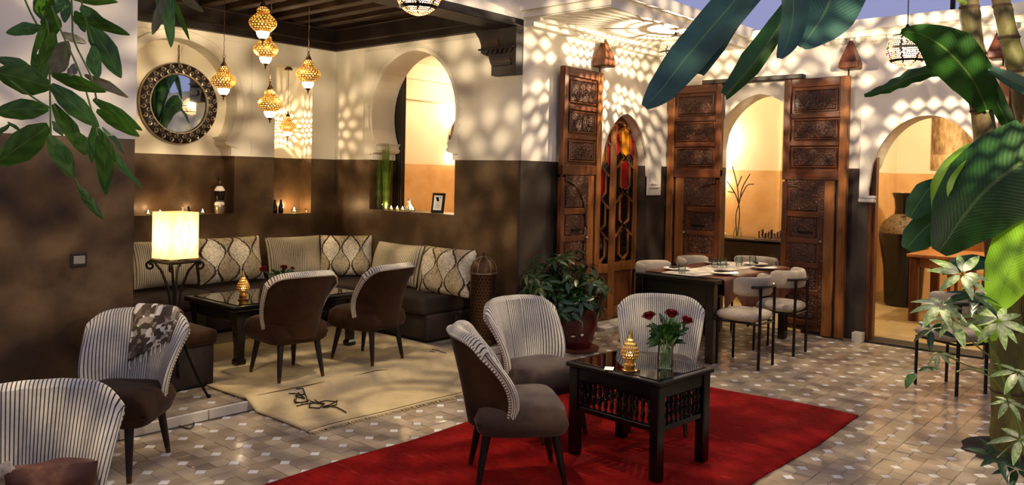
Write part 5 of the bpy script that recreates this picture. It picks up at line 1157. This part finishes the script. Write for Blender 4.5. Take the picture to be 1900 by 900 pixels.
# bamboo hanging in at the top
bb = thing('bamboo', 'bamboo branches with long green leaves hanging in front of the white wall', 'bamboo', (0, 0, 0))
BB = [((77, 49), (11, 61), 11, 0), ((97, 20), (90, 73), 15, 0), ((139, 25), (241, 65), 10, 0), ((165, 40), (225, 145), 17, 0), ((173, 85), (181, 147), 11, 0), ((115, 60), (160, 81), 8, 1), ((92, 137), (127, 76), 19, 1), ((96, 139), (197, 171), 12, 0), ((157, 139), (238, 181), 8, 1),
      ((94, 157), (184, 236), 16, 0), ((92, 160), (-14, 132), 24, 0), ((58, 128), (-8, 106), 11, 0), ((90, 201), (-14, 207), 17, 0), ((99, 193), (158, 288), 12, 0), ((173, 184), (264, 242), 10, 0), ((179, 205), (259, 253), 12, 0), ((90, 234), (-12, 306), 25, 0), ((91, 251), (138, 332), 15, 0),
      ((187, 250), (197, 362), 14, 0), ((174, 233), (170, 304), 8, 0), ((142, 245), (162, 287), 11, 0), ((199, 270), (264, 350), 6, 0), ((145, 345), (192, 408), 8, 0), ((190, 236), (231, 285), 4, 0), ((88, 30), (58, 114), 6, 0), ((130, -4), (219, 4), 8, 0), ((122, -8), (120, 42), 9, 0), ((78, -10), (98, 38), 16, 0), ((110, -8), (96, 30), 12, 0),
      ((309, -10), (283, 64), 9, 1), ((316, -12), (317, 88), 10, 0), ((321, -4), (351, 74), 5, 0), ((333, -8), (377, 22), 7, 1), ((300, -14), (296, 20), 9, 0), ((97, 225), (117, 252), 5, 0), ((20, 228), (-12, 262), 4, 0), ((14, 226), (42, 246), 3, 0), ((140, 20), (158, 60), 8, 0), ((160, 48), (132, 30), 6, 0), ((164, 30), (150, 12), 8, 0), ((70, -12), (88, 46), 12, 0), ((86, 40), (100, 120), 12, 0), ((100, 60), (72, 130), 10, 0), ((150, 10), (205, 52), 8, 0), ((64, 100), (84, 150), 12, 0), ((170, 150), (232, 176), 7, 1), ((128, 140), (140, 118), 7, 1), ((182, 238), (215, 300), 7, 0)]
r = random.Random(2)
for (a, b, w, dry) in BB:
    d = r.uniform(1.75, 2.0); mid = ((a[0]+b[0])/2+r.uniform(-3, 3), (a[1]+b[1])/2+r.uniform(-3, 3)); q1 = (a[0]*.72+b[0]*.28, a[1]*.72+b[1]*.28)
    leaf_px([a, q1, mid, (a[0]*.2+b[0]*.8, a[1]*.2+b[1]*.8), b], [w*0.3, w*1.05, w*1.2, w*0.75, 0.6], (d, d+r.uniform(-.06, .06)), 'leaf_bamboo_dry' if dry else 'leaf_bamboo', 'leaf', bb, nseg=3, fold=0.15, roll=r.uniform(-0.5, 0.5))
for l in ([(38, -20), (55, 20), (68, 45)], [(62, -20), (80, 20), (90, 60), (92, 140), (94, 250)], [(95, 10), (112, 55), (150, 140), (178, 232), (192, 256)], [(132, -20), (134, 40), (138, 78), (168, 140), (180, 190)], [(148, -10), (160, 40), (172, 80)], [(92, 200), (60, 180), (20, 150)], [(316, -30), (317, -5)], [(94, 250), (112, 285), (132, 318), (145, 345)]):
    MB().tube(smooth_path(px3(l, (1.85, 1.88)), 4), 0.0022, 5).build('twig', 'stem_green', bb, True)
cu = at(-70, 100, 1.9); pts = [Vector((cu.x, cu.y, 0)), Vector((cu.x, cu.y, 1.5)), Vector((cu.x+0.02, cu.y, 2.6))]+[at(x, y, 1.88) for x, y in ((40, -160), (150, -130), (320, -110))]
MB().tube(smooth_path(pts, 5), [0.012]*16+[0.008]*6+[0.006]*4, 8).build('culm', 'stem_green', bb, True)
for x, y in ((38, -20), (62, -20), (132, -20), (148, -10), (316, -30), (110, -8)): MB().tube([at(x, -130, 1.88), at(x, y, 1.86)], 0.0025, 5).build('twig', 'stem_green', bb, True)

# second banana clump at the side of the court, seen in the mirror
b2 = thing('banana_plant', 'second banana plant reflected in the round mirror', 'banana plant', (7.45, -0.05, 0)); r = random.Random(21)
for dx, dy, hh in ((0, 0, 2.7), (0.2, -0.25, 2.2)): MB().tube([(dx, dy, 0), (dx*0.9, dy, hh*0.5), (dx*0.7, dy, hh)], [0.09, 0.07, 0.05], 12).build('trunk', 'banana_trunk', b2, True)
for k in range(11):
    a = 2*pi*k/11+r.uniform(-.2, .2); L = r.uniform(1.0, 1.5); z0 = r.uniform(1.9, 2.6); o = Vector((7.45, -0.05, 0)); lim = 0.5 if cos(a) > 0 else 1.0
    pts = [o+Vector((0.05*cos(a), 0.05*sin(a), z0)), o+Vector((0.30*cos(a)*lim*L, 0.30*sin(a)*L, z0+0.65*L)), o+Vector((0.62*cos(a)*lim*L, 0.62*sin(a)*L, z0+0.85*L)), o+Vector((0.95*cos(a)*lim*L, 0.95*sin(a)*L, z0+0.5*L))]
    lf = blade(pts, [0.02, 0.16, 0.17, 0.02], 'leaf_banana', 'leaf', b2, 0.2, r.uniform(-.6, .6), nseg=5); lf.matrix_parent_inverse = Matrix.Translation((7.45, -0.05, 0)).inverted()
# ------------------------------------------------------------------ roses and vases
def rose_head(m, c, r, ax):
    q = Vector(ax).to_track_quat('Z', 'Y').to_matrix(); rn = random.Random(int(c[0]*1e4))
    m.sphere(c, r*0.5, 8, 6)
    for ring, (n, rr, hh, op) in enumerate(((3, 0.45, 0.9, 0.25), (4, 0.62, 0.95, 0.45), (5, 0.82, 0.9, 0.75), (6, 0.98, 0.75, 1.1))):
        for k in range(n):
            a0 = 2*pi*k/n+ring*0.6
            def f(u, v, a0=a0, rr=rr, hh=hh, op=op, n=n):
                a = a0+(u-0.5)*(2*pi/n)*1.5; rad = r*rr*(0.35+0.65*v**0.7+0.18*op*v**3); z = r*(-0.55+1.35*hh*v-0.25*op*v**3-0.18*(2*u-1)**2*v)
                return Vector(c)+q @ Vector((rad*cos(a), rad*sin(a), z))
            m.grid(f, 5, 4, False)
ROSEW = [0]
def rose(label, head, foot, r, group, lean=None):
    t = thing('rose', label, 'flower', (0, 0, 0), 0, group); h = Vector(head); f = Vector(foot); ax = (h-f).normalized(); ax = (ax+(Vector(lean) if lean else Vector((0, 0, 0)))).normalized()
    m = MB(); rose_head(m, h, r, ax); m.build('bloom', 'rose', t, 'all')
    mid = (h+f)/2+Vector((0.004, -0.003, 0.01)); MB().tube(smooth_path([f, mid, h-ax*r*0.5], 5), 0.0026, 6).build('stem', 'leaf_rose', t, True)
    rn = random.Random(int(h.x*999)+7)
    for k in range(5):
        p = f.lerp(h, 0.45+0.09*k); d = Vector((rn.uniform(-1, 1), rn.uniform(-1, 1), rn.uniform(-0.2, 0.7))).normalized(); L = rn.uniform(0.035, 0.055)
        blade([p, p+d*L*0.5+Vector((0, 0, 0.006)), p+d*L], [0.002, 0.013, 0.001], 'leaf_rose', 'leaf', t, 0.2, rn.uniform(-.6, .6), nseg=3)
    return t
def vase(label, x, y, z, r=0.036, h=0.13, water=0.08):
    t = thing('glass_vase', label, 'vase', (x, y, z)); 
    MB().lathe([(0.0, 0.002), (r, 0.002), (r*1.0, h*0.5), (r*0.96, h*0.9), (r*1.02, h), (r*0.97, h), (r*0.92, h*0.9), (r*0.94, h*0.5), (r*0.92, 0.012), (0, 0.012)], n=28).build('glass', 'clear_glass', t, True)
    MB().lathe([(0.0, 0.0125), (r*0.9, 0.0125), (r*0.91, water), (0, water)], n=24).build('water', 'water', t, True); return t
p = onz(1234, 684, TT); vx, vy = p.x, p.y; vase('clear glass vase of red roses on the baluster table', vx, vy, TT, 0.044, 0.145)
D = p.dot(FW); g1 = 'red roses on the baluster table'
for lb, px, py, rr in (('red rose leaning over the lantern side of the vase', 1204, 586, 0.034), ('red rose in the middle of the bunch on the baluster table', 1246, 582, 0.036), ('red rose leaning away from the lantern on the baluster table', 1275, 594, 0.032)):
    h = at(px, py, D-0.02); rose(lb, h, (vx+random.uniform(-.012, .012), vy+random.uniform(-.012, .012), TT+0.03), rr, g1, (0, 0, 0.5))
gr = thing('greenery_sprig', 'green filler leaves among the roses on the baluster table', 'foliage', (0, 0, 0)); rn = random.Random(8)
for k in range(80):
    a = rn.uniform(0, 6.28); q = Vector((vx, vy, TT+0.12)); s = q+Vector((0.03*cos(a), 0.03*sin(a), rn.uniform(0.0, 0.10))); d = Vector((cos(a)*rn.uniform(.2, 1), sin(a)*rn.uniform(.2, 1), rn.uniform(-0.2, 1))).normalized(); L = rn.uniform(0.05, 0.095)
    blade([s, s+d*L*0.5+Vector((0, 0, 0.008)), s+d*L], [0.002, 0.015, 0.001], 'leaf_rose', 'leaf', gr, 0.2, rn.uniform(-.8, .8), nseg=3)
for k in range(5): a = rn.uniform(0, 6.28); MB().tube([(vx+0.01*cos(a), vy+0.01*sin(a), TT+0.02), (vx+0.02*cos(a+2), vy+0.02*sin(a+2), TT+0.13), (vx+0.03*cos(a+2), vy+0.03*sin(a+2), TT+0.20+0.02*k)], 0.0022, 5).build('stem', 'stem_green', gr, True)
p = onz(522, 556, LTZ); vx, vy = p.x, p.y; D = p.dot(FW); vase('glass vase of red roses on the low table', vx, vy, LTZ, 0.034, 0.13); g2 = 'red roses on the low table'
for lb, px, py, rr in (('largest red rose leaning towards the low table lantern', 489, 499, 0.036), ('red rose above the chair back on the low table', 527, 496, 0.030), ('small red rosebud at the edge of the low table bunch', 543, 498, 0.018)):
    rose(lb, at(px, py, D), (vx, vy, LTZ+0.03), rr, g2, (0, 0, 0.4))
gr = thing('greenery_sprig', 'green filler leaves among the roses on the low table', 'foliage', (0, 0, 0))
for k in range(34):
    a = rn.uniform(0, 6.28); q = Vector((vx, vy, LTZ+0.13)); s = q+Vector((0.03*cos(a), 0.03*sin(a), rn.uniform(0, 0.08))); d = Vector((cos(a), sin(a), rn.uniform(-0.2, 1))).normalized(); L = rn.uniform(0.05, 0.09)
    blade([s, s+d*L*0.5+Vector((0, 0, 0.01)), s+d*L], [0.002, 0.014, 0.001], 'leaf_rose', 'leaf', gr, 0.2, rn.uniform(-.8, .8), nseg=3)
# ------------------------------------------------------------------ candles
def tealight(label, x, y, z, group, power=0.35, s=1.0):
    t = thing('tealight', label, 'candle', (x, y, z), 0, group); t.scale = (s,)*3
    MB().lathe([(0, 0), (0.022, 0), (0.026, 0.035), (0.025, 0.035), (0.021, 0.004), (0, 0.004)], n=16).build('cup', 'clear_glass', t, True); MB().lathe([(0, 0.004), (0.020, 0.004), (0.021, 0.02), (0, 0.021)], n=14).build('wax', 'wax', t, True)
    MB().lathe([(0.0, 0.022), (0.005, 0.028), (0.004, 0.036), (0.0, 0.05)], n=8).build('flame', 'flame', t, True); lamp('flame_light', (0, 0, 0.06), power, (1, 0.58, 0.25), 0.012, t)
NZ = 1.14
g = 'tealights on the mirror niche shelf'
for lb, px in (('tealight in a clear glass at the pillar end of the niche shelf', 275), ('tealight just behind the glowing lamp shade', 297), ('tealight between the cat figures and the bottle', 376)):
    p = ony(px, 392, YB+0.05); tealight(lb, p.x, YB+0.05, NZ+0.001, g, 1.0)
g = 'tealights in the small wall niche'
for lb, px in (('large bright tealight in the middle of the small wall niche', 546), ('tealight in the corner of the small wall niche', 571)):
    p = ony(px, 390, YB+0.09); tealight(lb, p.x, YB+0.09, 1.126, g, 4.0 if px == 546 else 2.0, 1.3)
g = 'tealights on the keyhole window sill'
for k, px in enumerate((716, 726, 737, 747, 757, 766)):
    p = onx(px, 388, XR+0.07); tealight('tealight in the row between the grass vase and the cat figurine', XR+0.07, p.y, 1.191, g, 0.5)
# ------------------------------------------------------------------ ornaments on the shelves
p = ony(408, 388, YB+0.06)
bo = thing('ornate_bottle', 'tall ornate dark bottle with carved bone bands on the niche shelf', 'bottle', (p.x, YB+0.07, NZ+0.001))
MB().lathe([(0, 0), (0.045, 0), (0.045, 0.01), (0.05, 0.03), (0.05, 0.075), (0.045, 0.085)], n=20).build('foot_band', 'silver_patina', bo, True); MB().lathe([(0.046, 0.083), (0.052, 0.09), (0.045, 0.115), (0.02, 0.125)], n=20).build('collar', 'paper', bo, True)
MB().lathe([(0.02, 0.12), (0.045, 0.14), (0.052, 0.19), (0.048, 0.235)], n=20).build('body', 'lacquer', bo, True); MB().lathe([(0.049, 0.233), (0.052, 0.245), (0.035, 0.275), (0.02, 0.285)], n=20).build('shoulder', 'paper', bo, True)
MB().lathe([(0.02, 0.28), (0.026, 0.30), (0.026, 0.335), (0.018, 0.345), (0.028, 0.352), (0.028, 0.37), (0.0, 0.375)], n=16).build('stopper', 'bronze', bo, True)
def cat(name, label, loc, s, mat, rz=0.0):
    t = MB(); t.sphere((0, 0, 0.035), 0.034, 12, 10, (1.0, 0.75, 1.05)); t.sphere((0.018, 0, 0.07), 0.022, 12, 10, (0.9, 0.8, 1.3)); t.sphere((0.028, 0, 0.108), 0.020, 12, 10)
    for sy in (-1, 1): t.lathe([(0.008, 0.0), (0.0, 0.02)], (0.026, sy*0.012, 0.120), 6); t.tube([(0.03, sy*0.013, 0.05), (0.038, sy*0.013, 0.006)], [0.010, 0.008], 8)
    t.sphere((0.046, 0, 0.104), 0.008, 8, 6); t.tube([(-0.03, 0.0, 0.012), (-0.055, 0.012, 0.012), (-0.05, 0.035, 0.012)], [0.008, 0.007, 0.004], 6)
    o = t.build(name, mat, None, 'all'); o.location = loc; o.scale = (s,)*3; o.rotation_euler = (0, 0, rz); return tag(o, label, 'figurine')
p = onx(762, 392, XR+0.10); cat('cat_figurine', 'white cat figurine sitting on the keyhole window sill', (XR+0.09, p.y, 1.1915), 1.05, 'ceramic', radians(200))
p = ony(339, 390, YB+0.06); cat('cat_figurine', 'small pale cat figurine on the niche shelf', (p.x, YB+0.06, NZ+0.001), 0.55, 'wax', 1.2); p = ony(352, 390, YB+0.06); cat('cat_figurine', 'small dark cat figurine on the niche shelf', (p.x, YB+0.06, NZ+0.001), 0.6, 'iron', 1.9)
for lb, px in (('slender dark bottle at the edge of the small wall niche', 510), ('slender dark bottle closer to the candle in the small wall niche', 521)):
    p = ony(px, 392, YB+0.06); o = MB().lathe([(0, 0), (0.024, 0), (0.028, 0.02), (0.026, 0.07), (0.014, 0.11), (0.010, 0.14), (0.013, 0.15), (0, 0.15)], n=18).build('dark_bottle', 'black_glass', None, True); o.location = (p.x, YB+0.06, 1.126); tag(o, lb, 'bottle', 'dark bottles in the small niche')
# grass in glasses on the window sill
rn = random.Random(9)
for lb, px, n, hh, rr in (('tall tuft of green grass in a glass vase on the window sill', 714, 210, 0.70, 0.045), ('thinner tuft of green grass beside the window jamb', 701, 90, 0.56, 0.03)):
    p = onx(px, 386, XR+0.08); t = thing('grass_vase', lb, 'plant', (XR+0.09, p.y, 1.1915)); m = MB()
    for k in range(n):
        a = rn.uniform(0, 6.28); r0 = rr*0.7*sqrt(rn.random()); L = hh*rn.uniform(0.7, 1.05); sp = rn.uniform(0.0, 0.11)*(0.35 if sin(a) > 0 or cos(a) < 0 else 1.0); b0 = Vector((r0*cos(a), r0*sin(a), 0.01)); pts = [b0+Vector((cos(a)*sp*f*f, sin(a)*sp*f*f, L*f)) for f in (0, 0.4, 0.75, 1)]
        w = 0.0035; s = Vector((-sin(a), cos(a), 0)); vs = []; uv = []
        for i, q in enumerate(pts): ww = w*(1-0.85*i/3); vs += [q-s*ww, q+s*ww]; uv += [(0.3, i/3), (0.7, i/3)]
        m.add(vs, [(0, 1, 3, 2), (2, 3, 5, 4), (4, 5, 7, 6)], uv)
    o = m.build('blades', 'grass_blade', t, False, False); o['kind'] = 'stuff'
    MB().lathe([(0, 0.002), (rr, 0.002), (rr, 0.15), (rr*0.95, 0.15), (rr*0.95, 0.008), (0, 0.008)], n=20).build('glass', 'clear_glass', t, True)
# framed card
p = onx(811, 393, XR+0.10); pf = thing('picture_frame', 'black frame with a printed card standing on the window sill', 'picture frame', (XR+0.10, p.y, 1.1915), radians(-90+14)); TL = Matrix.Rotation(radians(-10), 4, 'X')
MB().bbox((0, 0, 0.105), (0.155, 0.014, 0.21), 0.004).xf(TL).build('frame', 'lacquer', pf); MB().bbox((0, -0.008, 0.105), (0.10, 0.003, 0.155), 0.001).xf(TL).build('card', 'paper', pf)
tx = bpy.data.curves.new('card_text', 'FONT'); tx.body = 'Wi fi'; tx.size = 0.036; tx.align_x = 'CENTER'; tx.materials.append(MATS['ink']); tmp = bpy.data.objects.new('tmp', tx); COL.objects.link(tmp); me = bpy.data.meshes.new_from_object(tmp.evaluated_get(bpy.context.evaluated_depsgraph_get())); bpy.data.objects.remove(tmp)
if not me.materials: me.materials.append(MATS['ink'])
to = obj('card_text', me, pf); to.matrix_local = TL @ Matrix.Translation((0, -0.0105, 0.148)) @ Matrix.Rotation(radians(90), 4, 'X')
for k, (z, w) in enumerate(((0.105, 0.06), (0.085, 0.05), (0.070, 0.066), (0.055, 0.055))): MB().bbox((0, -0.0102, z), (w, 0.0008, 0.0035), 0.0002).xf(TL).build('printed_line', 'ink', pf)
MB().bbox((0, 0.05, 0.075), (0.03, 0.004, 0.16), 0.001).xf(Matrix.Rotation(radians(18), 4, 'X')).build('easel_back', 'lacquer', pf)
